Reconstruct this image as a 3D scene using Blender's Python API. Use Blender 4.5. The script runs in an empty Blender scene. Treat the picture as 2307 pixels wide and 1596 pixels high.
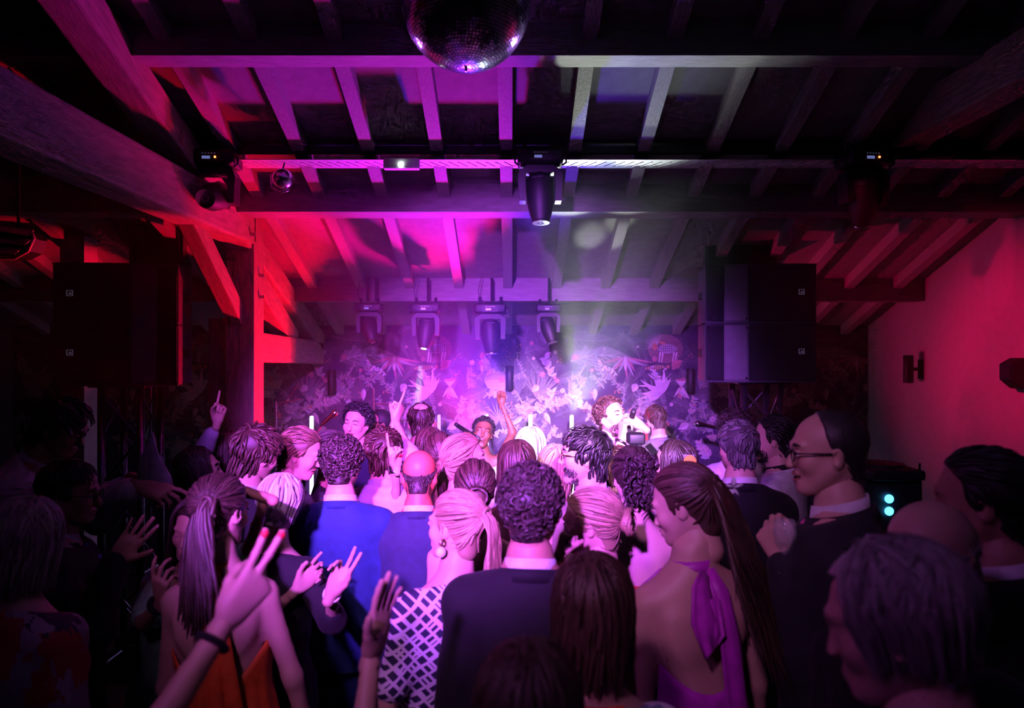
import bpy, bmesh, math, random
import numpy as np
from mathutils import Vector, Matrix

# ---------------------------------------------------------------- camera, world, lights, exposure
scene = bpy.context.scene
COL = scene.collection
FPX, CX, CY, CAMZ = 1538.0, 1153.5, 798.0, 2.05
EXPOSURE = 0.0

def at(px, py, Y):
    """point of the room that the photograph shows at pixel (px, py), Y metres ahead of the camera"""
    return Vector(((px - CX) / FPX * Y, Y, CAMZ - (py - CY) / FPX * Y))

cam_data = bpy.data.cameras.new('camera')
cam_data.sensor_width = 36.0
cam_data.sensor_fit = 'HORIZONTAL'
cam_data.lens = 36.0 * FPX / 2307.0
cam_data.clip_start = 0.05
cam_data.dof.use_dof = True
cam_data.dof.focus_distance = 3.7
cam_data.dof.aperture_fstop = 2.2
cam = bpy.data.objects.new('camera', cam_data)
cam.location = (0, 0, CAMZ)
cam.rotation_euler = (math.radians(90), 0, 0)
COL.objects.link(cam)
scene.camera = cam

world = bpy.data.worlds.new('world')
world.use_nodes = True
world.node_tree.nodes['Background'].inputs[0].default_value = (0.0010, 0.0004, 0.0022, 1)
world.node_tree.nodes['Background'].inputs[1].default_value = 1.0
scene.world = world

scene.view_settings.view_transform = 'Standard'
scene.view_settings.look = 'None'
scene.view_settings.gamma = 1.0
scene.view_settings.use_curve_mapping = False
scene.view_settings.exposure = EXPOSURE
scene.cycles.volume_bounces = 0
scene.cycles.max_bounces = 3
scene.cycles.diffuse_bounces = 1
scene.cycles.use_light_tree = False
scene.cycles.adaptive_threshold = 0.06
scene.cycles.adaptive_min_samples = 12
scene.cycles.use_denoising = True
scene.cycles.sample_clamp_indirect = 3.0

def spot(name, loc, target, power, col, angle, blend=0.6, radius=0.06):
    l = bpy.data.lights.new(name, 'SPOT')
    l.energy = power; l.color = col; l.spot_size = math.radians(angle); l.spot_blend = blend
    l.shadow_soft_size = radius
    o = bpy.data.objects.new(name, l)
    o.location = loc
    o.rotation_euler = (Vector(target) - Vector(loc)).to_track_quat('-Z', 'Y').to_euler()
    COL.objects.link(o)
    return o

# front-of-house wash: hangs from the roof behind the photographer
spot('front_wash_spot', (-0.9, -1.6, 3.30), (0.25, 6.2, 1.02), 9000, (0.46, 0.08, 1.0), 31, 0.95, 0.10)
spot('front_key_spot', (0.4, -1.2, 3.4), (0.42, 6.3, 1.12), 11500, (0.80, 0.36, 1.0), 16.5, 1.0, 0.06)
spot('front_wash_spot_left', (0.1, -1.5, 3.30), (-1.05, 6.3, 1.15), 4200, (0.60, 0.06, 0.95), 19, 0.9, 0.10)
# crowd wash from the roof ridge, soft-edged and pink-violet
spot('crowd_wash_spot', (-0.8, -0.8, 3.65), (0.14, 3.2, 1.42), 235, (0.86, 0.30, 0.95), 44, 1.0, 0.15)
spot('violet_crowd_fill', (-1.3, 0.0, 3.85), (0.75, 1.75, 1.45), 36, (0.72, 0.16, 1.0), 78, 1.0, 0.15)  # unseen violet fill, added to brighten the dark foreground crowd
# back of stage: red and magenta floor pars aimed up over the crowd
spot('red_stage_par_left', (-0.55, 5.45, 0.95), (-2.0, 4.7, 2.4), 560, (1.0, 0.0, 0.03), 55, 0.5, 0.05)
spot('magenta_stage_par_left', (-0.35, 6.0, 1.3), (-0.85, 4.25, 3.2), 560, (1.0, 0.0, 0.30), 47, 0.6, 0.05)
spot('red_stage_par_right', (0.15, 5.6, 1.35), (3.4, 4.9, 2.35), 130, (1.0, 0.0, 0.12), 60, 0.85, 0.05)
spot('red_roof_spot', (-1.30, 1.60, 3.20), (3.39, 4.55, 2.10), 1250, (1.0, 0.0, 0.10), 19, 1.0, 0.06)
# white beams thrown up towards the audience roof
spot('white_beam_spot', (0.53, 5.95, 1.90), (0.22, 3.26, 3.44), 330, (0.80, 0.92, 0.72), 13.5, 0.3, 0.04)
spot('white_beam_spot_narrow', (0.56, 5.95, 1.90), (0.86, 3.26, 3.40), 260, (0.78, 0.86, 0.80), 13, 0.4, 0.04)
spot('white_haze_spot', (0.53, 5.95, 1.55), (0.62, 4.6, 2.28), 300, (0.66, 0.86, 0.80), 30, 0.8, 0.05)
spot('white_streak_spot', (0.50, 5.95, 1.30), (0.76, 4.75, 3.02), 130, (0.80, 0.92, 0.80), 7, 0.7, 0.03)
spot('white_streak_spot_low', (0.50, 5.95, 1.30), (0.57, 5.0, 2.90), 130, (0.78, 0.90, 0.84), 8, 0.7, 0.03)
spot('violet_stage_wash', (-0.25, 5.95, 1.40), (-0.35, 3.9, 3.05), 700, (0.13, 0.02, 1.0), 52, 0.9, 0.06)
# added unseen spots at bar height that brighten the mirror ball's rim
spot('mirror_ball_rim_fill_left', (-1.35, 3.92, 3.12), (-0.18, 2.69, 3.42), 60, (0.42, 0.12, 1.0), 16, 0.3, 0.06)
spot('mirror_ball_rim_fill_right', (0.95, 3.92, 3.12), (-0.18, 2.69, 3.42), 45, (0.50, 0.18, 1.0), 18, 0.3, 0.06)

# ---------------------------------------------------------------- materials
MATS = {}
def mat(name, col, rough=0.6, metal=0.0, emit=None, strength=0.0, var=0.15, scale=18.0, bump=0.0, bscale=60.0,
        sheen=0.0, coat=0.0, stretch=None):
    if name in MATS: return MATS[name]
    m = bpy.data.materials.new(name); m.use_nodes = True
    nt = m.node_tree; b = nt.nodes['Principled BSDF']
    b.inputs['Roughness'].default_value = rough
    b.inputs['Metallic'].default_value = metal
    if sheen: b.inputs['Sheen Weight'].default_value = sheen
    if coat: b.inputs['Coat Weight'].default_value = coat
    tc = nt.nodes.new('ShaderNodeTexCoord')
    mp = nt.nodes.new('ShaderNodeMapping')
    if stretch: mp.inputs['Scale'].default_value = stretch
    nt.links.new(tc.outputs['Object'], mp.inputs['Vector'])
    n = nt.nodes.new('ShaderNodeTexNoise'); n.inputs['Scale'].default_value = scale; n.inputs['Detail'].default_value = 4
    nt.links.new(mp.outputs[0], n.inputs['Vector'])
    r = nt.nodes.new('ShaderNodeValToRGB')
    lo = [max(0, c * (1 - var)) for c in col]; hi = [min(1, c * (1 + var)) for c in col]
    r.color_ramp.elements[0].position = 0.3; r.color_ramp.elements[1].position = 0.7
    r.color_ramp.elements[0].color = (*lo, 1); r.color_ramp.elements[1].color = (*hi, 1)
    nt.links.new(n.outputs[0], r.inputs[0]); nt.links.new(r.outputs[0], b.inputs['Base Color'])
    if bump:
        n2 = nt.nodes.new('ShaderNodeTexNoise'); n2.inputs['Scale'].default_value = bscale; n2.inputs['Detail'].default_value = 3
        nt.links.new(mp.outputs[0], n2.inputs['Vector'])
        bp = nt.nodes.new('ShaderNodeBump'); bp.inputs['Strength'].default_value = bump; bp.inputs['Distance'].default_value = 0.01
        nt.links.new(n2.outputs[0], bp.inputs['Height']); nt.links.new(bp.outputs[0], b.inputs['Normal'])
    if emit:
        b.inputs['Emission Color'].default_value = (*emit, 1); b.inputs['Emission Strength'].default_value = strength
    MATS[name] = m
    return m

# ---------------------------------------------------------------- mesh helpers
class MB:
    """collects shapes and links them as one mesh object"""
    def __init__(s): s.v = []; s.f = []; s.m = []
    def add(s, v, f, mi=0):
        k = len(s.v); s.v.extend([tuple(p) for p in v]); s.f.extend([tuple(i + k for i in q) for q in f]); s.m.extend([mi] * len(f)); return s
    def box(s, c, d, R=None, bev=0.0, mi=0):
        c = Vector(c); hx, hy, hz = d[0] / 2, d[1] / 2, d[2] / 2
        if bev <= 0:
            v = [Vector((sx * hx, sy * hy, sz * hz)) for sz in (-1, 1) for sy in (-1, 1) for sx in (-1, 1)]
            f = [(0, 2, 3, 1), (4, 5, 7, 6), (0, 1, 5, 4), (2, 6, 7, 3), (0, 4, 6, 2), (1, 3, 7, 5)]
        else:
            bm = bmesh.new(); bmesh.ops.create_cube(bm, size=1.0)
            for p in bm.verts: p.co = Vector((p.co.x * d[0], p.co.y * d[1], p.co.z * d[2]))
            bmesh.ops.bevel(bm, geom=bm.edges[:], offset=bev, segments=2, affect='EDGES', profile=0.6)
            bm.verts.index_update()
            v = [p.co.copy() for p in bm.verts]; f = [tuple(q.index for q in fa.verts) for fa in bm.faces]; bm.free()
        if R is not None: v = [R @ p for p in v]
        return s.add([p + c for p in v], f, mi)
    def prism(s, poly, axis, a, b, mi=0):
        """polygon in the plane across `axis` ('x','y','z'), extruded from a to b"""
        def P(u, w, t): return {'x': (t, u, w), 'y': (u, t, w), 'z': (u, w, t)}[axis]
        n = len(poly)
        v = [P(u, w, a) for u, w in poly] + [P(u, w, b) for u, w in poly]
        f = [tuple(range(n))[::-1], tuple(range(n, 2 * n))] + [(i, (i + 1) % n, n + (i + 1) % n, n + i) for i in range(n)]
        return s.add(v, f, mi)
    def tube(s, pts, r, n=8, mi=0, cap=True, flat=1.0, up=None):
        pts = [Vector(p) for p in pts]; k = len(pts)
        rs = [r] * k if isinstance(r, (int, float)) else list(r)
        v = []; f = []
        prev = None
        for i, p in enumerate(pts):
            t = (pts[min(i + 1, k - 1)] - pts[max(i - 1, 0)]).normalized()
            if prev is None:
                a = Vector((0, 0, 1)) if abs(t.z) < 0.9 else Vector((1, 0, 0))
                if up is not None: a = Vector(up)
                x = t.cross(a).normalized()
            else:
                x = (prev - t * prev.dot(t)).normalized()
            prev = x; y = t.cross(x)
            for j in range(n):
                q = 2 * math.pi * j / n
                v.append(p + x * (math.cos(q) * rs[i]) + y * (math.sin(q) * rs[i] * flat))
        for i in range(k - 1):
            for j in range(n):
                f.append((i * n + j, i * n + (j + 1) % n, (i + 1) * n + (j + 1) % n, (i + 1) * n + j))
        if cap:
            f.append(tuple(range(n))[::-1]); f.append(tuple((k - 1) * n + j for j in range(n)))
        return s.add(v, f, mi)
    def lathe(s, prof, n=20, M=None, mi=0):
        """profile of (radius, z), spun about z; M places it"""
        v = []; f = []; k = len(prof)
        for r, z in prof:
            for j in range(n):
                q = 2 * math.pi * j / n; v.append(Vector((r * math.cos(q), r * math.sin(q), z)))
        for i in range(k - 1):
            for j in range(n): f.append((i * n + j, i * n + (j + 1) % n, (i + 1) * n + (j + 1) % n, (i + 1) * n + j))
        f.append(tuple(range(n))[::-1]); f.append(tuple((k - 1) * n + j for j in range(n)))
        if M is not None: v = [M @ p for p in v]
        return s.add(v, f, mi)
    def build(s, name, mats, parent=None, smooth=False, loc=None):
        me = bpy.data.meshes.new(name); me.from_pydata(s.v, [], s.f)
        if not isinstance(mats, (list, tuple)): mats = [mats]
        for m in mats: me.materials.append(m)
        if len(mats) > 1: me.polygons.foreach_set('material_index', s.m)
        if smooth: me.polygons.foreach_set('use_smooth', [True] * len(me.polygons))
        return obj(name, me, parent, loc)

def obj(name, me, parent=None, loc=None):
    o = bpy.data.objects.new(name, me); COL.objects.link(o)
    if parent is not None: o.parent = parent
    if loc is not None: o.location = loc
    return o

def np_mesh(name, V, F, m, parent=None, smooth=True):
    me = bpy.data.meshes.new(name)
    V = np.asarray(V, dtype=np.float32); F = np.asarray(F, dtype=np.int32)
    me.vertices.add(len(V)); me.vertices.foreach_set('co', V.ravel())
    me.loops.add(F.size); me.loops.foreach_set('vertex_index', F.ravel())
    me.polygons.add(len(F)); me.polygons.foreach_set('loop_start', np.arange(0, F.size, F.shape[1], dtype=np.int32))
    me.polygons.foreach_set('loop_total', np.full(len(F), F.shape[1], dtype=np.int32))
    if smooth: me.polygons.foreach_set('use_smooth', np.ones(len(F), dtype=bool))
    me.update(calc_edges=True); me.validate()
    me.materials.append(m)
    return obj(name, me, parent)

def tag(o, label=None, cat=None, group=None, kind=None):
    if label: o['label'] = label
    if cat: o['category'] = cat
    if group: o['group'] = group
    if kind: o['kind'] = kind
    return o

def thing(name, label, cat, loc=(0, 0, 0), rotz=0.0, group=None):
    o = bpy.data.objects.new(name, None); COL.objects.link(o)
    o.location = loc; o.rotation_euler = (0, 0, rotz); o.empty_display_size = 0.1
    return tag(o, label, cat, group)

def copy_tree(o, parent=None):
    c = o.copy(); COL.objects.link(c); c.parent = parent
    for ch in list(o.children): copy_tree(ch, c)
    return c
# ---------------------------------------------------------------- the room
ROOF_S, WALL_Y, WALL_ZT, RIDGE_Y = 0.39, 6.5, 2.322, 0.9
XL, XR = -4.75, 3.39
def roof(y): return WALL_ZT + ROOF_S * (WALL_Y - y) if y >= RIDGE_Y else WALL_ZT + ROOF_S * (WALL_Y - RIDGE_Y) - ROOF_S * (RIDGE_Y - y)
YB = -4.2

m_plaster = mat('roof_plaster', (0.30, 0.27, 0.27), 0.8, var=0.10, bump=0.15, bscale=40)
m_rafter = mat('painted_rafter', (0.36, 0.33, 0.33), 0.65, var=0.14, bump=0.25, bscale=30, stretch=(6, 1, 6))
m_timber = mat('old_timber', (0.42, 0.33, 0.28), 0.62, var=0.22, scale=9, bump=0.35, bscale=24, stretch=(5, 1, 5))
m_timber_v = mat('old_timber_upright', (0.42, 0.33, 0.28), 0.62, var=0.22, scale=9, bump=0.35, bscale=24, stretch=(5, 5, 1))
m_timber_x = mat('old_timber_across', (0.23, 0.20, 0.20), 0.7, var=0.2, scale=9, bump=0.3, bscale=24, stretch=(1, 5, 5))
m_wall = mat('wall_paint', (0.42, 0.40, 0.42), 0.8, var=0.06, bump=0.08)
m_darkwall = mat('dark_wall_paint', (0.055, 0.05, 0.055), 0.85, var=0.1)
m_floor = mat('dark_floor_boards', (0.06, 0.045, 0.04), 0.5, var=0.3, stretch=(8, 1, 1), bump=0.1)

def slab(name, c, d, m, **k):
    return tag(MB().box(c, d).build(name, m), kind='structure', **k)

slab('floor', ((XL + XR) / 2, (YB + WALL_Y) / 2, -0.05), (XR - XL + 0.4, WALL_Y - YB + 0.4, 0.1), m_floor)
wall_back = slab('wall_back', ((XL + XR) / 2, WALL_Y + 0.1, 1.35), (XR - XL + 0.4, 0.2, 2.7),
                 mat('wallpaper_ground', (0.030, 0.016, 0.060), 0.6, var=0.5, scale=5.0))
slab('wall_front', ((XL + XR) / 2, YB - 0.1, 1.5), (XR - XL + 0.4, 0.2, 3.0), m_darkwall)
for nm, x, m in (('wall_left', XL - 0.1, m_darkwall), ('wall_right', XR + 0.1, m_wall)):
    mb = MB().prism([(YB, 0), (WALL_Y, 0), (WALL_Y, roof(WALL_Y) + .15), (RIDGE_Y, roof(RIDGE_Y) + .15), (YB, roof(YB) + .15)], 'x', x - 0.1, x + 0.1)
    tag(mb.build(nm, m), kind='structure')

ceil = tag(MB().prism([(YB - .2, roof(YB - .2)), (RIDGE_Y, roof(RIDGE_Y)), (WALL_Y + .2, roof(WALL_Y + .2)), (WALL_Y + .2, roof(WALL_Y + .2) + .12),
                       (RIDGE_Y, roof(RIDGE_Y) + .12), (YB - .2, roof(YB - .2) + .12)], 'x', XL - .2, XR + .2).build('ceiling', m_plaster), kind='structure')
# rafters, 0.40 m apart, run down the slope to the back wall
a0 = math.atan(ROOF_S)
proto = None
for k in range(-11, 10):
    x = -0.435 + 0.4 * k
    if x < XL + .05 or x > XR - .05: continue
    y0, y1, t = RIDGE_Y, WALL_Y + .05, 0.085
    if proto is None:
        mb = MB().prism([(y0, roof(y0) + .01), (y1, roof(y1) + .01), (y1, roof(y1) - t), (y0, roof(y0) - t)], 'x', -.037, .037)
        proto = mb.build('rafter', m_rafter, ceil); proto.location.x = x
    else:
        o = proto.copy(); COL.objects.link(o); o.parent = ceil; o.location.x = x
# purlins across the room
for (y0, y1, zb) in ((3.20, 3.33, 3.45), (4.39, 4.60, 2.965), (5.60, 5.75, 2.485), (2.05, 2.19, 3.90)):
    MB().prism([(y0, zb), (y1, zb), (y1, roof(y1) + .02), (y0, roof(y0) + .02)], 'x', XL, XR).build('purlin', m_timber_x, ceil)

# ---- the timber roof truss left of the stage
tr = thing('timber_truss', 'heavy timber roof truss with post and braces left of the stage', 'truss', (-1.87, 4.78, 0))
TX, TY = -1.87, 4.78
def part_beam(name, pts, w, hgt, m, parent, off=(0, 0, 0)):
    """bar between two points, w wide across x, hgt deep, in truss coordinates"""
    p, q = Vector(pts[0]), Vector(pts[1]); d = q - p
    L = d.length; R = d.to_track_quat('Y', 'Z').to_matrix()
    mb = MB().box((0, 0, 0), (w, L, hgt), bev=min(w, hgt) * .08)
    o = mb.build(name, m, parent); c = (p + q) / 2
    o.location = (c.x - TX, c.y - TY, c.z); o.rotation_euler = R.to_euler()
    return o
mb = MB().box((0, 0, 1.50), (0.20, 0.19, 3.0), bev=.01); mb.build('post', m_timber_v, tr)
MB().box((-0.17, 0.06, 1.15), (0.16, 0.16, 2.3), bev=.01).build('post_packing', m_timber_v, tr)
part_beam('tie_beam', ((TX, -1.2, 2.93), (TX, TY - .05, 2.93)), 0.20, 0.25, m_timber, tr)
part_beam('knee_brace', ((TX - .03, 4.0, 2.86), (TX - .03, 4.72, 2.30)), 0.10, 0.12, m_timber, tr)
part_beam('principal_rafter', ((TX, RIDGE_Y + .2, roof(RIDGE_Y + .2) - .17), (TX, 6.5, roof(6.5) - .17)), 0.17, 0.17, m_timber, tr)
part_beam('lower_tie', ((TX, 4.85, 2.10), (TX, 6.5, 2.06)), 0.17, 0.21, m_timber, tr)
part_beam('strut', ((TX, 4.85, 2.62), (TX, 5.75, 2.16)), 0.13, 0.16, m_timber, tr)
m_steel = mat('bolt_steel', (0.5, 0.5, 0.52), 0.35, 1.0)
for (y, z) in ((4.55, 2.99), (4.62, 2.86), (4.2, 2.95)):
    o = MB().tube([(0, 0, 0), (0.03, 0, 0)], .012, 8).build('bolt', m_steel, tr); o.location = (0.10, y - TY, z)
for z in (2.60, 2.45): 
    o = MB().tube([(0, 0, 0), (0.03, 0, 0)], .012, 8).build('bolt', m_steel, tr); o.location = (0.10, 0, z)

# a second truss, right of the room, hardly lit
t2 = thing('timber_beam', 'dark timber tie beam in the unlit roof at upper right', 'beam', (2.75, 2.0, 0))
o = MB().box((0, 0, 0), (0.18, 5.2, 0.22), bev=.012).build('tie_beam', m_timber, t2); o.location = (-.45, -.6, 3.36)
MB().box((-.45, 1.85, 1.73), (.16, .16, 3.46), bev=.01).build('post', m_timber_v, t2) if False else None

# pale post far left, behind the loudspeakers
slab('trim_1', (at(178, 800, 4.98).x, 4.98, 1.45), (0.175, 0.16, 2.9), mat('pale_post', (0.55, 0.5, 0.52), 0.7, var=0.06))
# ---------------------------------------------------------------- printed jungle wallpaper (flat print on the back wall)
rng = random.Random(11)
class Print:
    def __init__(s): s.v = []; s.f = []; s.c = []; s.n = 0
    def poly(s, pts, col, layer):
        k = len(s.v); s.n += 1; d = -0.0006 * layer - 0.000013 * (s.n * 7 % 43)      # every printed shape a hair proud of the one below
        s.v += [(u, d, z) for u, z in pts]; s.f.append(tuple(range(k, k + len(pts)))); s.c.append(col)
    def strip(s, pts, w0, w1, col, layer):
        n = len(pts); L = []; R = []
        for i, (u, z) in enumerate(pts):
            a = pts[max(i - 1, 0)]; b = pts[min(i + 1, n - 1)]
            d = math.hypot(b[0] - a[0], b[1] - a[1]) or 1; nx, nz = -(b[1] - a[1]) / d, (b[0] - a[0]) / d
            w = w0 + (w1 - w0) * i / (n - 1)
            L.append((u + nx * w, z + nz * w)); R.append((u - nx * w, z - nz * w))
        for i in range(n - 1): s.poly([L[i], R[i], R[i + 1], L[i + 1]], col, layer)
def leaf_pts(x, z, ang, L, W, bend=0.0, tip=1.0, n=9):
    ca, sa = math.cos(ang), math.sin(ang); A = []; B = []; M = []
    for i in range(n + 1):
        t = i / n; w = W * (math.sin(math.pi * t ** 0.75) ** tip); y = bend * L * t * t
        for lst, q in ((A, w), (B, -w), (M, 0)):
            u, v = t * L, y + q; lst.append((x + u * ca - v * sa, z + u * sa + v * ca))
    return A, B, M
def leaf(P, x, z, ang, L, W, col, vein, layer, bend=0.0, nv=5):
    A, B, M = leaf_pts(x, z, ang, L, W, bend)
    n = len(A) - 1
    for i in range(n):
        P.poly([M[i], A[i], A[i + 1], M[i + 1]], col, layer)
        P.poly([M[i], M[i + 1], B[i + 1], B[i]], tuple(c * .72 for c in col), layer)
    P.strip(M, W * .055, W * .02, vein, layer + 1)
    for k in range(1, nv):
        i = int(k * n / nv); j = min(n, i + 2)
        for S in (A, B):
            e = (M[i][0] + (S[j][0] - M[i][0]) * .85, M[i][1] + (S[j][1] - M[i][1]) * .85)
            P.strip([M[i], e], W * .03, W * .01, vein, layer + 1)
def fan(P, x, z, ang, L, spread, n, col, layer):
    for i in range(n):
        a = ang + spread * (i / (n - 1) - .5)
        A, B, M = leaf_pts(x, z, a, L * (1 - .25 * abs(i / (n - 1) - .5)), L * .020, rng.uniform(-.1, .1), n=5)
        c = tuple(q * rng.uniform(.75, 1.15) for q in col)
        P.poly(A + B[::-1], c, layer + (i % 2))
def fern(P, x, z, ang, L, col, layer, bend=.3):
    A, B, M = leaf_pts(x, z, ang, L, .01, bend, n=14)
    P.strip(M, .005, .002, col, layer)
    for i in range(1, 14):
        d = math.atan2(M[i][1] - M[i - 1][1], M[i][0] - M[i - 1][0]); l = L * .30 * (1 - i / 16)
        for sgn in (-1, 1):
            a, b, m_ = leaf_pts(M[i][0], M[i][1], d + sgn * 1.05, l, l * .11, n=4); P.poly(a + b[::-1], col, layer)
def flower(P, x, z, r, n, col, ctr, layer):
    for i in range(n):
        a, b, m_ = leaf_pts(x, z, 2 * math.pi * i / n + .3, r, r * .32, n=5); P.poly(a + b[::-1], tuple(q * rng.uniform(.8, 1.1) for q in col), layer)
    P.poly([(x + .25 * r * math.cos(t), z + .25 * r * math.sin(t)) for t in [k * .785 for k in range(8)]], ctr, layer + 2)
def blob(P, x, z, rx, rz, col, layer, n=14, rot=0.0):
    c, s_ = math.cos(rot), math.sin(rot)
    P.poly([(x + rx * math.cos(t) * c - rz * math.sin(t) * s_, z + rx * math.cos(t) * s_ + rz * math.sin(t) * c) for t in [2 * math.pi * k / n for k in range(n)]], col, layer)
def vine(P, x, z, ang, L, col, vein, layer, lw=.05):
    pts = []; a = ang
    for i in range(9):
        pts.append((x, z)); x += L / 9 * math.cos(a); z += L / 9 * math.sin(a); a += rng.uniform(-.35, .35)
    P.strip(pts, .004, .002, vein, layer)
    for i in range(1, 9):
        for sg in (-1, 1):
            if rng.random() < .8: leaf(P, pts[i][0], pts[i][1], a + sg * rng.uniform(.6, 1.3), lw * rng.uniform(.7, 1.4), lw * rng.uniform(.25, .4), tuple(q * rng.uniform(.7, 1.2) for q in col), vein, layer + 1, nv=3)

TILE = 2.2
CREAM, PALE, SAGE, GREEN, DEEP, PINK, CORAL, GOLD = (.70, .66, .62), (.48, .47, .45), (.22, .24, .23), (.115, .12, .14), (.06, .05, .095), (.50, .20, .24), (.55, .20, .12), (.45, .33, .15)
def tile():
    P = Print()
    # deep background foliage
    for i in range(90):
        leaf(P, rng.uniform(0, TILE), rng.uniform(.9, 2.3), rng.uniform(0, 6.28), rng.uniform(.18, .42), rng.uniform(.04, .09), DEEP, GREEN, 1, rng.uniform(-.3, .3))
    for i in range(14): fern(P, rng.uniform(0, TILE), rng.uniform(1.1, 2.2), rng.uniform(0, 6.28), rng.uniform(.2, .36), GREEN, 3)
    for i in range(40): leaf(P, rng.uniform(0, TILE), rng.uniform(1.0, 2.28), rng.uniform(0, 6.28), rng.uniform(.15, .34), rng.uniform(.04, .075), GREEN, SAGE, 4, rng.uniform(-.4, .4))
    # the large figures of the repeat: pale banana leaf with drooping spray, fan palms, coral leaf, parasol mushroom, hanging cup
    leaf(P, .10, 1.98, .45, .62, .12, SAGE, PALE, 6, -.55, 8)
    leaf(P, .02, 2.22, -.3, .5, .10, GREEN, SAGE, 6, .25, 7)
    for i in range(9): A, B, M = leaf_pts(.62, 2.02, -2.9 + i * .33, rng.uniform(.16, .30), .012, rng.uniform(-.25, .25), n=6); P.poly(A + B[::-1], PALE if i % 2 else PINK, 8)
    blob(P, .62, 1.96, .016, .07, CREAM, 9)
    fan(P, 1.80, 1.74, 1.9, .34, 2.1, 25, GREEN, 7); fan(P, 1.98, 1.62, 1.0, .30, 2.2, 31, SAGE, 8)
    fan(P, .30, 1.62, 2.0, .28, 2.2, 27, GREEN, 7)
    fan(P, 1.62, 1.42, 1.5, .20, 5.2, 21, PALE, 9)
    # coral-like cut leaf
    for i in range(13):
        a = 2.35 + (i - 6) * .21; L = .19 + .07 * math.sin(i * 2.1)
        A, B, M = leaf_pts(.96, 1.66, a, L, .020, rng.uniform(-.2, .2), n=6); P.poly(A + B[::-1], CREAM, 11)
        for q in (-.5, .5):
            A, B, M = leaf_pts(.96 + L * .6 * math.cos(a), 1.66 + L * .6 * math.sin(a), a + q, L * .4, .008, n=4); P.poly(A + B[::-1], SAGE if q < 0 else CREAM, 10)
    # parasol mushroom with frilled stem
    x, z = 1.62, 1.80
    P.poly([(x + .13 * math.cos(t), z + .085 * max(0, math.sin(t))) for t in [k * .1963 for k in range(17)]], (.34, .28, .28), 12)
    P.poly([(x - .145, z), (x + .145, z), (x + .11, z - .075), (x, z - .10), (x - .11, z - .075)], PALE, 12)
    for i in range(12): P.strip([(x - .12 + i * .0218, z - .005), (x - .09 + i * .0165, z - .07)], .004, .003, GOLD, 13)
    for i in range(7): P.poly([(x - .055 + i * .0165, z - .10), (x - .043 + i * .0165, z - .10), (x - .043 + i * .0165, z - .17), (x - .055 + i * .0165, z - .165)], CREAM, 12)
    # hanging cup flower
    x, z = 1.15, 1.80
    P.poly([(x - .055, z), (x + .055, z), (x + .012, z - .055), (x - .012, z - .055)], CREAM, 12); blob(P, x, z + .004, .055, .012, PINK, 13)
    for i in range(5): A, B, M = leaf_pts(x, z - .055, -1.57 + (i - 2) * .28, .13, .012, n=5); P.poly(A + B[::-1], GOLD if i % 2 else CREAM, 12)
    # striped grazing animal on a brown bank
    x, z = 1.02, 2.10
    blob(P, x - .02, z, .17, .14, (.22, .13, .14), 9); blob(P, x, z, .095, .045, PALE, 11)
    for i in range(9): P.strip([(x - .08 + i * .02, z - .04), (x - .08 + i * .02, z + .04)], .0025, .0025, DEEP, 12)
    for i in range(3): P.strip([(x - .09, z - .025 + i * .022), (x + .09, z - .02 + i * .022)], .0018, .0018, DEEP, 12)
    for q in (-.075, -.05, .055, .08): P.poly([(x + q, z - .03), (x + q + .016, z - .03), (x + q - .002, z - .13), (x + q - .012, z - .13)], CREAM, 11)
    for i in range(15): P.strip([(x - .10, z + .03), (x - .10 + .12 * math.cos(1.2 + i * .16), z + .03 + .12 * math.sin(1.2 + i * .16))], .003, .001, PALE, 11)
    blob(P, x - .12, z + .02, .025, .035, CORAL, 12); blob(P, x - .05, z + .055, .04, .012, CORAL, 12, rot=-.3)
    # striped fish-like leaf with a pink leaf before it
    blob(P, .90, 1.92, .095, .022, GOLD, 11, rot=.1)
    for i in range(7): P.strip([(.83 + i * .022, 1.90 + i * .002), (.83 + i * .022, 1.945)], .004, .002, DEEP, 12)
    leaf(P, 1.06, 1.93, .5, .12, .045, PINK, CORAL, 12)
    leaf(P, 1.48, 2.03, -1.5, .30, .055, PALE, CREAM, 10, .1)
    # scorpion-like bloom
    leaf(P, 1.46, 2.00, 1.57, .075, .028, CORAL, PINK, 13); blob(P, 1.455, 1.94, .012, .065, CREAM, 13)
    for i in range(6):
        for sg in (-1, 1): P.strip([(1.455, 1.90 + i * .016), (1.455 + sg * .05, 1.91 + i * .018)], .002, .001, CREAM, 13)
    # leafy vines, pale
    for i in range(64): vine(P, rng.uniform(0, TILE), rng.uniform(1.0, 1.85), rng.uniform(.3, 2.8), rng.uniform(.16, .32), (PALE, SAGE, CREAM, SAGE)[i % 4], CREAM, 10, rng.uniform(.03, .06))
    for i in range(40): flower(P, rng.uniform(0, TILE), rng.uniform(1.1, 2.2), rng.uniform(.016, .036), rng.choice((5, 6, 8)), (PINK, CREAM, CORAL, PALE)[i % 4], GOLD, 14)
    for i in range(12): leaf(P, rng.uniform(0, TILE), rng.uniform(1.2, 1.8), rng.uniform(3.6, 5.8), rng.uniform(.08, .15), rng.uniform(.02, .035), CREAM, PALE, 14)
    for i in range(26): # berries
        x, z = rng.uniform(0, TILE), rng.uniform(1.2, 2.2)
        for k in range(4): blob(P, x + rng.uniform(-.03, .03), z + rng.uniform(-.03, .03), .007, .007, CORAL if i % 2 else GOLD, 15, 6)
    return P
T = tile()
x_off = at(945, 0, WALL_Y).x - .86       # where the repeat of the print starts
V = []; F = []; C = []
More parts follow.
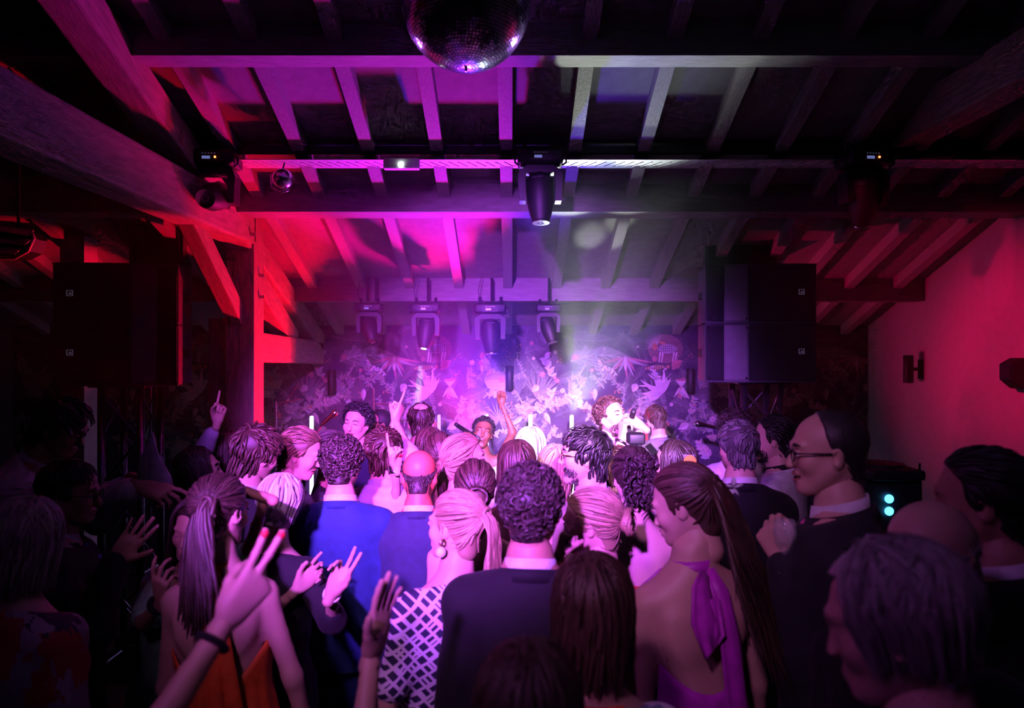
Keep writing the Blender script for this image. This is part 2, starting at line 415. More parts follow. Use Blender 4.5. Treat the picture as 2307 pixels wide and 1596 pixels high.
for k in range(-3, 3):
    dx = x_off + k * TILE; base = len(V)
    for (u, d, z) in T.v: V.append((min(max(u + dx, XL + .001), XR - .001), WALL_Y - .0004 + d, min(z, WALL_ZT - .005)))
    for q, c in zip(T.f, T.c):
        us = [V[i + base][0] for i in q]
        if max(us) - min(us) < .002: continue
        F.append(tuple(i + base for i in q)); C.append(c)
me = bpy.data.meshes.new('wallpaper_print'); me.from_pydata(V, [], F)
ca = me.color_attributes.new('print_colour', 'FLOAT_COLOR', 'CORNER')
buf = []
for q, c in zip(F, C): buf += [c[0], c[1], c[2], 1.0] * len(q)
ca.data.foreach_set('color', buf)
m = bpy.data.materials.new('wallpaper_inks'); m.use_nodes = True; MATS['wallpaper_inks'] = m
nt = m.node_tree; at_ = nt.nodes.new('ShaderNodeAttribute'); at_.attribute_name = 'print_colour'
nz = nt.nodes.new('ShaderNodeTexNoise'); nz.inputs['Scale'].default_value = 45
mx = nt.nodes.new('ShaderNodeMix'); mx.data_type = 'RGBA'; mx.blend_type = 'MULTIPLY'; mx.inputs[0].default_value = .5
nt.links.new(at_.outputs[0], mx.inputs[6]); nt.links.new(nz.outputs[0], mx.inputs[7]); nt.links.new(mx.outputs[2], nt.nodes['Principled BSDF'].inputs['Base Color'])
nt.nodes['Principled BSDF'].inputs['Roughness'].default_value = .6
me.materials.append(m)
tag(obj('wallpaper_print', me, wall_back), 'jungle leaves, blooms and animals printed on dark wallpaper', kind='stuff')
# ---------------------------------------------------------------- lighting and sound gear
m_black = mat('black_plastic', (0.009, 0.009, 0.011), 0.55, var=0.2)
m_blackmetal = mat('black_metal', (0.02, 0.02, 0.026), 0.4, 0.5, var=0.2)
m_grey = mat('grey_yoke_plastic', (0.016, 0.016, 0.022), 0.55, var=0.1)
m_grille = mat('speaker_grille', (0.026, 0.026, 0.036), 0.5, 0.2, var=0.3, scale=300, bump=0.5, bscale=420)
m_cab = mat('speaker_cabinet', (0.09, 0.09, 0.115), 0.45, var=0.15, bump=0.15, bscale=200)
m_alu = mat('treadplate_aluminium', (0.66, 0.66, 0.68), 0.45, 0.5, var=0.1)
m_trusstube = mat('truss_tube', (0.20, 0.20, 0.23), 0.3, 0.9, var=0.1)
m_mirror = mat('mirror_glass', (0.86, 0.86, 0.90), 0.22, 1.0, var=0.02)
m_lens = mat('lamp_lens', (0.25, 0.22, 0.3), 0.08, 0.3, coat=1.0)
m_white = mat('white_plastic', (0.75, 0.75, 0.78), 0.4, var=0.04)
m_chrome = mat('chrome', (0.8, 0.8, 0.82), 0.15, 1.0, var=0.03)
m_mark = mat('glowing_printed_mark', (0.75, 0.75, 0.8), 0.5, emit=(0.5, 0.5, 0.8), strength=0.05)  # white print with a faint glow added to the material, no lamp
m_ledred = mat('red_status_led', (1, 0.1, 0.02), 0.4, emit=(1, 0.12, 0.03), strength=9)
m_ledblue = mat('blue_status_led', (0.1, 0.5, 1), 0.4, emit=(0.05, 0.45, 1.0), strength=6)

# ---- mirror ball
BALL_Y, BR = 2.69, 0.25
bc = at(1050, 12, BALL_Y)
ball = thing('mirror_ball', 'large mirror ball hanging under the roof beam at the top', 'disco ball', bc)
MB().lathe([(max(.0005, BR * .985 * math.sin(t)), -BR * .985 * math.cos(t)) for t in np.linspace(0, math.pi, 33)], 48).build('core', m_blackmetal, ball, True)
V = []; F = []; rg = random.Random(3)
nrow = 62
for i in range(nrow):
    t0, t1 = math.pi * i / nrow, math.pi * (i + 1) / nrow; tm = (t0 + t1) / 2
    n = max(4, int(2 * math.pi * math.sin(tm) * nrow / math.pi))
    for j in range(n):
        p0, p1 = 2 * math.pi * j / n, 2 * math.pi * (j + 1) / n
        g = .08; a0_, a1_ = t0 + (t1 - t0) * g, t1 - (t1 - t0) * g; b0_, b1_ = p0 + (p1 - p0) * g, p1 - (p1 - p0) * g
        pm = (p0 + p1) / 2
        nv = Vector((math.sin(tm) * math.cos(pm), math.sin(tm) * math.sin(pm), math.cos(tm)))
        nv = (nv + Vector((rg.gauss(0, .028), rg.gauss(0, .028), rg.gauss(0, .028)))).normalized(); c = nv * BR
        k = len(V)
        for (t, p) in ((a0_, b0_), (a1_, b0_), (a1_, b1_), (a0_, b1_)):
            q = Vector((math.sin(t) * math.cos(p), math.sin(t) * math.sin(p), math.cos(t))) * BR
            V.append(q - nv * ((q - c).dot(nv)))
        F.append((k, k + 1, k + 2, k + 3))
me = bpy.data.meshes.new('mirror_tiles'); me.from_pydata(V, [], F); me.materials.append(m_mirror)
tag(obj('mirror_tiles', me, ball), 'small square mirror facets', kind='stuff')
MB().tube([(0, 0, BR - .01), (0, 0, roof(BALL_Y) - bc.z)], .006, 8).build('hanging_rod', m_chrome, ball)
MB().lathe([(.03, BR - .02), (.03, BR + .04), (.012, BR + .06)], 16).build('motor_cap', m_chrome, ball)
MB().lathe([(.006, -BR - .012), (.006, -BR + .01)], 8).build('bottom_pin', m_chrome, ball)

# ---- the treadplate lighting bar across the room
BAR_Y, BAR_Z = 4.02, at(0, 366, 4.02).z
bar = thing('lighting_bar', 'long treadplate metal bar with cable slots hung across the room', 'lighting bar', (0, BAR_Y, BAR_Z))
bx0, bx1 = -2.12, 3.25
MB().box(((bx0 + bx1) / 2, .03, 0), (bx1 - bx0, 0.18, 0.004)).build('treadplate', m_alu, bar)
MB().box(((bx0 + bx1) / 2, -.045, .058), (bx1 - bx0, 0.03, 0.045), bev=.003).build('cable_channel', m_blackmetal, bar)
lug = None
for i in range(98):
    x = bx0 + .03 + i * .0545
    if lug is None:
        lug = MB().box((0, 0, 0), (.008, .11, .005), bev=.0015).build('tread_lug', m_alu, bar); o = lug
    else:
        o = lug.copy(); COL.objects.link(o); o.parent = bar
    o.location = (x, .03, -.004); o.rotation_euler = (0, 0, math.radians(-28 if x < 0 else 28))
for i in range(34):
    o = MB().box((0, 0, 0), (.034, .004, .010)).build('cable_slot', m_black, bar) if i == 0 else slot0.copy()
    if i == 0: slot0 = o
    else: COL.objects.link(o); o.parent = bar
    o.location = (-1.35 + i * .052, -.0615, .048)
for x in (-1.6, -.4, .27, .30, 1.4, 2.6):
    z1 = roof(BAR_Y - .1) - BAR_Z
    MB().tube([(x, -.03, .075), (x - .02, -.08, z1 + .03)], .002, 5).build('suspension_wire', m_blackmetal, bar)

def moving_head(label, loc, aim, s=1.0, yaw=0.0, lit=False, led=None, group=None):
    """lamp hanging by its base; aim = direction the lens points to, world"""
    t = thing('moving_head_light', label, 'stage light', loc, yaw, group)
    MB().box((0, 0, -.045 * s), (.265 * s, .18 * s, .088 * s), bev=.022 * s).build('base', m_black, t, True)
    pan = MB().box((0, -.0905 * s, -.048 * s), (.13 * s, .004, .055 * s)).build('display_panel', m_grey, t)
    for i in range(5): MB().box(((-.035 + i * .017) * s, -.0935 * s, -.032 * s), (.008 * s, .002, .006 * s)).build('button', m_mark, pan)
    MB().box((-.015 * s, -.0935 * s, -.055 * s), (.045 * s, .002, .016 * s)).build('screen', mat('lamp_screen', (.2, .2, .5), .3, emit=(.35, .4, 1), strength=.35), pan)
    if led: MB().box((.035 * s, -.095 * s, -.053 * s), (.011 * s, .004, .011 * s), bev=.003 * s).build('status_led', led, pan)
    for sx in (-1, 1): MB().tube([(sx * .09 * s, 0, -.005), (sx * .09 * s, 0, .055 * s)], .014 * s, 8).build('clamp', m_blackmetal, t)
    for sx in (-1, 1):
        MB().tube([(sx * .125 * s, -.05 * s, -.03 * s), (sx * .148 * s, -.055 * s, -.05 * s), (sx * .148 * s, -.055 * s, -.08 * s), (sx * .125 * s, -.05 * s, -.095 * s)], .006 * s, 6).build('carry_handle', m_black, t, True)
    # yoke
    MB().prism([(-.12 * s, -.125 * s), (-.075 * s, -.088 * s), (.075 * s, -.088 * s), (.12 * s, -.125 * s), (.06 * s, -.135 * s), (-.06 * s, -.135 * s)], 'y', -.045 * s, .045 * s).build('yoke_bridge', m_grey, t)
    for sx in (-1, 1):
        MB().prism([(sx * .118 * s, -.115 * s), (sx * .13 * s, -.15 * s), (sx * .122 * s, -.30 * s), (sx * .086 * s, -.30 * s), (sx * .088 * s, -.15 * s), (sx * .075 * s, -.11 * s)][::sx], 'y', -.05 * s, .05 * s).build('yoke_arm', m_grey, t)
    # head
    d = Matrix.Rotation(-yaw, 3, 'Z') @ Vector(aim).normalized()
    R = d.to_track_quat('-Z', 'Y').to_matrix().to_4x4()
    M = Matrix.Translation((0, 0, -.255 * s)) @ R
    h = MB().lathe([(.04 * s, .125 * s), (.062 * s, .118 * s), (.078 * s, .08 * s), (.081 * s, .02 * s), (.078 * s, -.05 * s), (.064 * s, -.12 * s), (.052 * s, -.155 * s), (.05 * s, -.165 * s), (.044 * s, -.165 * s)], 28, M).build('lamp_head', m_black, t, True)
    MB().lathe([(.0005, -.17 * s), (.02 * s, -.172 * s), (.036 * s, -.168 * s), (.045 * s, -.158 * s)], 24, M).build('lens', mat('lit_lens', (1, 1, 1), .2, emit=(.75, .95, .85), strength=30) if lit else m_lens, h, True)
    MB().lathe([(.044 * s, -.166 * s), (.051 * s, -.166 * s), (.051 * s, -.171 * s), (.044 * s, -.171 * s)], 28, M).build('lens_ring', m_chrome, h)
    MB().lathe([(.079 * s, .075 * s), (.084 * s, .078 * s), (.084 * s, .088 * s), (.074 * s, .092 * s)], 8, M).build('rear_band', m_grey, h)
    return t

zb = BAR_Z
moving_head('dark moving head lamp on the bar at left, lens turned to the room', (at(501, 0, BAR_Y).x, BAR_Y - .10, zb + .03), (.10, -.95, -.28), 1.0, .05, led=m_ledred)
moving_head('moving head lamp in the middle of the bar pointing down at the stage', (at(1217, 0, BAR_Y - .1).x, BAR_Y - .10, zb + .035), (.02, -.12, -1), .98, 0)
moving_head('unlit moving head lamp with a red dot at the dark right of the bar', (at(1945, 0, BAR_Y - .1).x, BAR_Y - .10, zb + .03), (.2, .5, -.9), 1.0, .1, led=m_ledred)
LY = 5.45
for px, top, aim, lit, lab, sc in ((833, 684, (.28, -.45, -.85), False, 'stage lamp with a bright lens ring, leftmost of the four under the purlin', .78),
                               (960, 684, (-.10, -.22, -1), True, 'stage lamp throwing a thin white beam, second of the four under the purlin', .86),
                               (1105, 684, (.05, -.1, -1), False, 'bulky unlit stage lamp hanging above the raised fist', .95),
                               (1235, 686, (.30, -.25, -1), False, 'hazy stage lamp at the right end of the row under the purlin', .74)):
    p = at(px, top, LY)
    t = moving_head(lab, p, aim, sc, 0, lit)
    for dx in ((-.03, .04) if px == 833 else (.01,)):
        MB().tube([(dx, .05, .02), (dx, .05, roof(LY + .05) - p.z - .05)], .011, 8).build('drop_pipe', m_blackmetal, t)
    if lit: spot('stage_lamp_beam', p + Vector((-.02, -.07, -.42)), at(928, 1000, 5.0), 4200, (.78, 1.0, .85), 8.5, .6, .02)
    if px != 1235: MB().tube([(-.08, 0, .02), (-.10, .02, .10), (-.075, .04, .22)], .003, 5).build('power_cable', m_black, t)

# ---- chrome globe lamp, emergency light on the bar
p = at(637, 403, BAR_Y - .08)
g = thing('globe_lamp', 'small chrome globe hanging in a bracket below the bar', 'lamp', p)
MB().lathe([(max(.0005, .058 * math.sin(t)), -.058 * math.cos(t)) for t in np.linspace(0, math.pi, 17)], 28).build('globe', m_mirror, g, True)
MB().tube([(-.07, .02, .03), (-.075, .02, -.04), (-.02, .02, -.075), (.035, 0, -.065)], .007, 6).build('bracket', m_chrome, g, True)
MB().tube([(0, 0, .055), (0, .03, .10)], .005, 6).build('stem', m_blackmetal, g)
p = at(905, 370, BAR_Y - .07)
e = thing('emergency_light', 'white emergency light box fixed to the bar', 'emergency light', p)
MB().box((0, 0, 0), (.205, .05, .062), bev=.006).build('housing', m_white, e)
MB().box((-.005, -.027, -.012), (.15, .006, .014), bev=.002).build('diffuser', m_white, e)
MB().lathe([(.0005, -.004), (.012, -.002), (.013, .004)], 12, Matrix.Translation((.0, -.031, -.012)) @ Matrix.Rotation(math.radians(90), 4, 'X')).build('led', mat('emergency_led', (1, 1, 1), .3, emit=(.85, 1, .9), strength=14), e)

# ---- loudspeakers on truss towers
def speaker(name, label, loc, mirror, rotz=0.0):
    t = thing(name, label, 'loudspeaker', loc, rotz)
    mx_ = -1 if mirror else 1; H = .40; W = .375
    plan = [(-W, .0), (-.235, .045), (-.09, -.012), (W, .0), (.31, .42), (-.31, .42)]
    plan = [(x * mx_, y) for x, y in plan]
    if mirror: plan = plan[::-1]
    MB().prism(plan, 'z', .004, H - .004).build('cabinet', m_cab, t)
    for (x0, y0), (x1, y1), nm in (((-W, 0), (-.235, .045), 'side_grille'), ((-.235, .045), (-.09, -.012), 'waveguide'), ((-.09, -.012), (W, 0), 'front_grille')):
        dx, dy = (x1 - x0), (y1 - y0); L = math.hypot(dx, dy)
        c = Vector((mx_ * (x0 + x1) / 2, (y0 + y1) / 2 - .005, H / 2)); ang = math.atan2(dy, dx) * mx_
        MB().box(c, (L - .012, .012, H - .03), Matrix.Rotation(ang, 3, 'Z'), bev=.003).build(nm, m_cab if nm == 'waveguide' else m_grille, t)
    for z in (.003, H - .003):
        MB().tube([(mx_ * x, y - .008, z) for x, y in ((-W, 0), (-.235, .045), (-.09, -.012), (W, 0))], .005, 5).build('edge_rail', m_cab, t)
    for x, z in ((-.35, .03), (-.35, H - .03), (-.105, .03), (-.105, H - .03)):
        MB().tube([(mx_ * x, -.012 if x < -.2 else -.028, z), (mx_ * x, .0, z)], .007, 8).build('screw', m_chrome, t)
    b = MB()                                             # square badge: frame with a slanted mark
    bx, bz, q = .27, .21, .017
    for sx, sz, w, h_ in ((0, q, 2 * q, .003), (0, -q, 2 * q, .003), (-q, 0, .003, 2 * q), (q, 0, .003, 2 * q)): b.box((mx_ * bx + sx, -.0145, bz + sz), (w + .003, .002, h_ + .001))
    b.prism([(mx_ * bx - .010, bz - .010), (mx_ * bx + .010, bz - .010), (mx_ * bx + .010, bz - .002), (mx_ * bx + .003, bz + .009), (mx_ * bx - .004, bz - .002)], 'y', -.0155, -.0135)
    b.build('badge', m_mark, t)
    for sx in (-1, 1): MB().box((sx * .345, .21, H / 2), (.02, .10, .05), bev=.006).build('side_handle', m_black, t)
    return t
SPY = 4.62
s0 = at(1714, 862, SPY)
speaker('loudspeaker', 'lower of the two black loudspeakers on the right truss tower', (s0.x, SPY, s0.z), False)
speaker('loudspeaker', 'upper of the two black loudspeakers on the right truss tower', (s0.x, SPY, s0.z + .402), False)
SPL = 4.30
s1 = at(262, 870, SPL)
speaker('loudspeaker', 'lower of the two unlit loudspeakers on the left truss tower', (s1.x, SPL, s1.z), True, .10)
speaker('loudspeaker', 'upper of the two unlit loudspeakers on the left truss tower', (s1.x, SPL, s1.z + .372), True, .10)

def tower(label, loc, H, rz=0):
    t = thing('truss_tower', label, 'truss', loc, rz)
    a = .125
    for sx in (-1, 1):
        for sy in (-1, 1): MB().tube([(sx * a, sy * a, .012), (sx * a, sy * a, H - .012)], .024, 10).build('chord', m_trusstube, t, True)
    n = int(H / .27)
    for i in range(n):
        z0, z1 = .05 + i * (H - .1) / n, .05 + (i + 1) * (H - .1) / n
        for (p, q) in (((-a, -a), (a, -a)), ((a, -a), (a, a)), ((a, a), (-a, a)), ((-a, a), (-a, -a))):
            if i % 2: p, q = q, p
            MB().tube([(*p, z0), (*q, z1)], .009, 6).build('diagonal_brace', m_trusstube, t)
            if i % 2 == 0: MB().tube([(*p, z0), (*q, z0)], .009, 6).build('cross_rung', m_trusstube, t)
    MB().box((0, 0, .006), (.5, .5, .012)).build('base_plate', m_blackmetal, t)
    MB().box((0, 0, H - .006), (.36, .36, .012)).build('top_plate', m_blackmetal, t)
    return t
p = at(1702, 865, SPY + .2); tower('grey truss tower under the right loudspeakers', (p.x, SPY + .2, 0), s0.z)
p = at(297, 872, SPL + .2); tower('dark truss tower under the left loudspeakers', (p.x, SPL + .2, 0), s1.z)
# a thin stand with a small clamp left of the stage
p = at(332, 872, 4.98); st = thing('light_stand', 'thin stand with a small clamp beside the left truss tower', 'stand', (p.x, 4.98, 0))
for dx in (-.025, .025): MB().tube([(dx, 0, 0.02), (dx, 0, 1.84)], .006, 6).build('pole', m_trusstube, st)
MB().box((.01, 0, 1.85), (.09, .05, .03), bev=.006).build('clamp', m_white, st)
MB().box((0, 0, .01), (.3, .3, .02)).build('base', m_blackmetal, st)
for z0 in (.4, .9, 1.4): MB().tube([(-.025, 0, z0), (.025, 0, z0 + .18)], .004, 5).build('link', m_trusstube, st)

def wedge_speaker(label, loc, W, H, rotz):
    t = thing('hung_loudspeaker', label, 'loudspeaker', loc, rotz)
    MB().prism([(-W / 2, 0), (W / 2, 0), (W * .36, .38), (-W * .36, .38)], 'z', 0, H).build('cabinet', m_cab, t)
    MB().box((0, -.004, H / 2), (W - .05, .010, H - .06), bev=.004).build('grille', m_grille, t)
    for sx in (-1, 1): MB().prism([(sx * W * .43, H * .92), (sx * W * .43, H * .45), (sx * W * .20, H * .80)][::-sx], 'y', -.013, -.008).build('horn_flare', m_cab, t)
    MB().lathe([(W * .24, 0), (W * .22, .008), (W * .16, .012), (.001, .006)], 24, Matrix.Translation((0, -.008, H * .36)) @ Matrix.Rotation(math.radians(90), 4, 'X')).build('woofer', m_black, t, True)
    for sx in (-.36, -.2, .22, .36): MB().tube([(sx * W, .03, H), (sx * W, .03, H + .014)], .008, 8).build('rigging_point', m_chrome, t)
    MB().tube([(W * .13, .1, H), (W * .15, .1, H + .12), (W * .14, .1, roof(loc[1] + .1) - loc[2])], .003, 5).build('hanging_wire', m_chrome, t)
    return t
p = at(1670, 608, 5.12); wedge_speaker('hung loudspeaker showing above the right stack', (p.x, 5.12, p.z), .54, .36, 0)
p = at(352, 610, 4.86); wedge_speaker('hung loudspeaker with a red-lit side above the left stack', (p.x, 4.86, p.z), .36, .34, .15)

# ---- louvred heater at the left edge
p = at(20, 545, 3.6); hw = thing('louvred_heater', 'red-lit louvred heater hanging at the left edge', 'heater', p, 0)
m_heat = mat('heater_enamel', (.80, .60, .50), .4, .2)
pl = [(-.25, .115), (.02, .085), (.11, .055), (.13, .02), (.10, -.05), (.03, -.085), (-.25, -.075)]
MB().prism([(x * .95, z * .95) for x, z in pl][::-1], 'y', .02, .12).build('housing', m_black, hw)
for i, (a, b) in enumerate((((-.25, .10), (.115, .045)), ((-.25, .035), (.10, -.005)), ((-.25, -.03), (.05, -.05)))):
    d = Vector((b[0] - a[0], 0, b[1] - a[1])); ang = math.atan2(d.z, d.x)
    R = Matrix.Rotation(-ang, 3, 'Y') @ Matrix.Rotation(math.radians(40), 3, 'X')
    MB().box(((a[0] + b[0]) / 2, 0, (a[1] + b[1]) / 2), (d.length, .055, .008), R, bev=.003).build('louvre', m_heat, hw)
MB().tube([(.115, .0, .055), (.132, .0, .02), (.10, .0, -.05), (.03, .0, -.088), (-.25, 0, -.08)], .009, 6).build('rim', m_heat, hw, True)
MB().tube([(0, .07, .08), (0, .07, roof(3.67) - p.z)], .008, 6).build('hanger', m_blackmetal, hw)

# ---- wall sconces
def sconce(label, px, py, wall):
    if wall == 'back': p = at(px, py, WALL_Y - .07); t = thing('wall_sconce', label, 'wall lamp', (p.x, WALL_Y, p.z)); ax = (0, -.07)
    else: p = at(px, py, 5.65); t = thing('wall_sconce', label, 'wall lamp', (XR, 5.65, p.z)); ax = (-.11, 0)
    b = MB()
    MB().lathe([(.034, -.115), (.038, -.11), (.038, .11), (.034, .115)], 20, Matrix.Translation((ax[0], ax[1], 0))).build('shade', m_black, t, True)
    MB().tube([(ax[0], ax[1], 0), (0, 0, 0)], .014, 8).build('arm', m_black, t)
    if wall == 'back': MB().box((0, -.008, 0), (.06, .016, .12), bev=.004).build('wall_plate', m_black, t)
    else: MB().box((-.008, 0, 0), (.016, .06, .16), bev=.004).build('wall_plate', m_black, t)
sconce('black cylinder sconce on the wallpaper above the raised fist', 1148, 852, 'back')
sconce('black cylinder sconce on the wallpaper beside the right loudspeakers', 1556, 858, 'back')
sconce('black cylinder sconce in the dim wallpaper at left of the stage', 747, 862, 'back')
sconce('black cylinder sconce on the plain red-lit side wall', 2085, 832, 'side')

# ---- glowing tubes along the back of the stage
def led_tube(label, px, top, Y, col, stg, w=.022):
    p = at(px, top, Y); t = thing('led_tube', label, 'light tube', (p.x, Y, 0), group=None)
    MB().lathe([(.10, 0), (.10, .015), (.02, .02), (.02, .40)], 16).build('stand', m_black, t)
    MB().lathe([(w, .40), (w, p.z - .015), (w * .8, p.z)], 14).build('tube', mat('tube_glow_%d' % px, col, .4, emit=col, strength=stg), t, True)
led_tube('bright blue-white light tube left of the stage by the boom stand', 702, 938, 5.9, (.60, .45, 1.0), 7, .016)
led_tube('pale light tube standing right of the bare-crowned guest in navy', 989, 935, 6.1, (.75, .45, .95), 1.0, .015)
led_tube('light tube peeking up behind the singer in cream', 1097, 934, 6.1, (.85, .7, 1.0), 3, .014)
led_tube('light tube behind the overexposed guest in the stage light', 1195, 935, 6.1, (.95, .8, 1.0), 5, .016)
led_tube('light tube left of the singer with both hands on the microphone', 1288, 936, 6.1, (.95, .9, 1.0), 5, .016)

# ---- microphone stands on stage
def mic(parent_name, label, a, b, r=.018, top=True, parent=None):
    """microphone from its tail a to its grille end b"""
    a, b = Vector(a), Vector(b); d = (b - a).normalized(); L = (b - a).length
    t = thing(parent_name, label, 'microphone', a)
    M = (d.to_track_quat('Z', 'Y').to_matrix()).to_4x4()
    MB().lathe([(.012, 0), (r * .8, .006), (r, L - .055), (r * 1.1, L - .05)], 14, M).build('handle', m_black, t, True)
    MB().lathe([(r * 1.15, L - .052), (r * 1.4, L - .03), (r * 1.3, L - .01), (r * .7, L)], 16, M).build('grille', mat('mic_grille', (.25, .25, .27), .35, .8, bump=.6, bscale=500), t, True)
    return t
def boom_stand(label, base, col_top, a, b, micdir=None):
    t = thing('microphone_stand', label, 'microphone stand', base)
    B = Vector(base)
    m_ = mat('stand_tube', (.22, .2, .2), .3, .8)
    MB().tube([(0, 0, .02), Vector(col_top) - B], .009, 8).build('upright', m_, t)
    MB().tube([Vector(a) - B, Vector(b) - B], .007, 8).build('boom', m_, t)
    for k in range(3): MB().tube([(0, 0, .12), (.26 * math.cos(k * 2.1), .26 * math.sin(k * 2.1), .012)], .008, 6).build('leg', m_, t)
    if micdir is not None:
        M = Matrix.Translation(Vector(b) - B) @ Vector(micdir).to_track_quat('Z', 'Y').to_matrix().to_4x4()
        MB().lathe([(.009, -.02), (.013, .0), (.017, .09), (.024, .115), (.024, .14), (.014, .155)], 14, M).build('microphone', m_chrome, t, True)
    return t
Y = 5.4
b0 = at(622, 900, Y); boom_stand('boom microphone stand beside the timber post', (b0.x, Y, 0), at(622, 905, Y), at(592, 917, Y), at(676, 899, Y), None)
b0 = at(680, 870, Y); 
q = MB().tube([(0, 0, 0), at(672, 870, Y) - at(645, 910, Y)], .005, 6).build('overhead_microphone', m_chrome); q.location = at(645, 906, Y)
tag(q, 'thin slanted microphone arm above the boom stand at left', 'microphone')
Y = 5.2
b0 = at(715, 1000, Y); boom_stand('microphone stand with a pale microphone head near the blue tube', (b0.x, Y, 0), at(715, 975, Y), at(700, 995, Y), at(726, 957, Y), (.55, 0, .5))
Y = 5.5
b0 = at(842, 920, Y); boom_stand('tall boom stand reaching across behind the pointing arm', (b0.x, Y, 0), at(842, 875, Y), at(845, 910, Y), at(925, 911, Y), None)
Y = 5.4
b0 = at(1680, 990, Y); boom_stand('microphone on a boom left of the right truss tower', (b0.x, Y, 0), at(1680, 985, Y), at(1650, 974, Y), at(1608, 963, Y), (-1, 0, .22))

# ---- small amplifier behind the singer in the grey jacket
p = at(1424, 962, 5.25); am = thing('guitar_amplifier', 'small amplifier with a red front behind the singer in the grey jacket', 'amplifier', (p.x, 5.25, 0))
MB().box((0, .1, p.z / 2), (.30, .22, p.z), bev=.012).build('cabinet', m_black, am); MB().box((0, -.014, p.z - .20), (.24, .012, .32), bev=.004).build('front_cloth', mat('red_grille_cloth', (.35, .04, .03), .8, bump=.3, bscale=300), am)
for i in range(4): MB().tube([(-.08 + i * .05, -.02, p.z - .02), (-.08 + i * .05, -.005, p.z - .02)], .009, 8).build('knob', m_chrome, am)

# ---- equipment rack at the right wall
p = at(2030, 1065, 3.1); rk = thing('equipment_rack', 'black equipment rack with two blue lights by the right wall', 'equipment', (p.x, 3.25, 0))
MB().box((0, .1, p.z / 2 - .02), (.28, .36, p.z - .06), bev=.01).build('case', m_black, rk)
MB().box((0, .02, p.z - .02), (.26, .30, .05), bev=.018).build('turntable_top', m_black, rk)
MB().lathe([(.10, 0), (.10, .012), (.02, .014)], 24, Matrix.Translation((0, .02, p.z + .005))).build('platter', m_blackmetal, rk)
for py in (1128, 1156):
    q = at(2012, py, 3.13); M = Matrix.Translation((q.x - p.x, -.085, q.z)) @ Matrix.Rotation(math.radians(90), 4, 'X')
    MB().lathe([(.012, 0), (.02, 0), (.02, .006), (.012, .006)], 16, M).build('ring_light', m_ledblue, rk)
MB().tube([(.17, 0, p.z - .25), (.175, 0, p.z + .02)], .006, 6).build('antenna', m_chrome, rk)
# wall-hung black loudspeaker cut by the right edge
p = at(2300, 842, 4.4); b_ = thing('wall_loudspeaker', 'small black loudspeaker at the right edge on the red wall', 'loudspeaker', (XR, 4.45, p.z))
MB().prism([(-.17, .06), (-.10, .10), (0, .10), (0, -.10), (-.10, -.10), (-.17, -.04)], 'y', -.06, .06).build('cabinet', m_black, b_)
MB().box((-.172, 0, .01), (.006, .09, .08)).build('grille', m_grille, b_)

# ---- haze over the stage
hz = MB().box((0.0, 5.02, 1.55), (6.6, 2.92, 2.9)).build('stage_haze', None or mat('x_unused', (1, 1, 1)))
hm = bpy.data.materials.new('haze'); hm.use_nodes = True; nt = hm.node_tree; nt.nodes.clear()
out = nt.nodes.new('ShaderNodeOutputMaterial'); vs = nt.nodes.new('ShaderNodeVolumeScatter')
vs.inputs['Density'].default_value = 0.042; vs.inputs['Anisotropy'].default_value = 0.62; vs.inputs['Color'].default_value = (1, 1, 1, 1)
nt.links.new(vs.outputs[0], out.inputs['Volume']); MATS['haze'] = hm
hz.data.materials.clear(); hz.data.materials.append(hm)
tag(hz, 'thin theatrical haze hanging over the stage', 'haze', kind='stuff')
# ---------------------------------------------------------------- figures: signed-distance bodies turned into meshes
def rot(axis, deg):
    return np.array(Matrix.Rotation(math.radians(deg), 3, axis))
def nrm(v):
    v = np.asarray(v, float); return v / (np.linalg.norm(v) + 1e-9)

def p_cone(a, b, ra, rb, k=.015, op='u'):
    a = np.asarray(a, float); b = np.asarray(b, float); ba = b - a; L2 = float(ba @ ba) + 1e-9
    R = max(ra, rb)
    def f(X, Y, Z):
        px, py, pz = X - a[0], Y - a[1], Z - a[2]
        t = np.clip((px * ba[0] + py * ba[1] + pz * ba[2]) / L2, 0, 1)
        return np.sqrt((px - t * ba[0]) ** 2 + (py - t * ba[1]) ** 2 + (pz - t * ba[2]) ** 2) - (ra + (rb - ra) * t)
    return (f, np.minimum(a, b) - R, np.maximum(a, b) + R, k, op)
def p_ell(c, r, R=None, k=.015, op='u'):
    c = np.asarray(c, float); r = np.asarray(r, float); m = float(r.max())
    def f(X, Y, Z):
        x, y, z = X - c[0], Y - c[1], Z - c[2]
        if R is not None:
            x, y, z = (R[0, 0] * x + R[1, 0] * y + R[2, 0] * z, R[0, 1] * x + R[1, 1] * y + R[2, 1] * z, R[0, 2] * x + R[1, 2] * y + R[2, 2] * z)
        k0 = np.sqrt((x / r[0]) ** 2 + (y / r[1]) ** 2 + (z / r[2]) ** 2) + 1e-6
        k1 = np.sqrt((x / r[0] ** 2) ** 2 + (y / r[1] ** 2) ** 2 + (z / r[2] ** 2) ** 2) + 1e-6
        return k0 * (k0 - 1) / k1
    return (f, c - m, c + m, k, op)
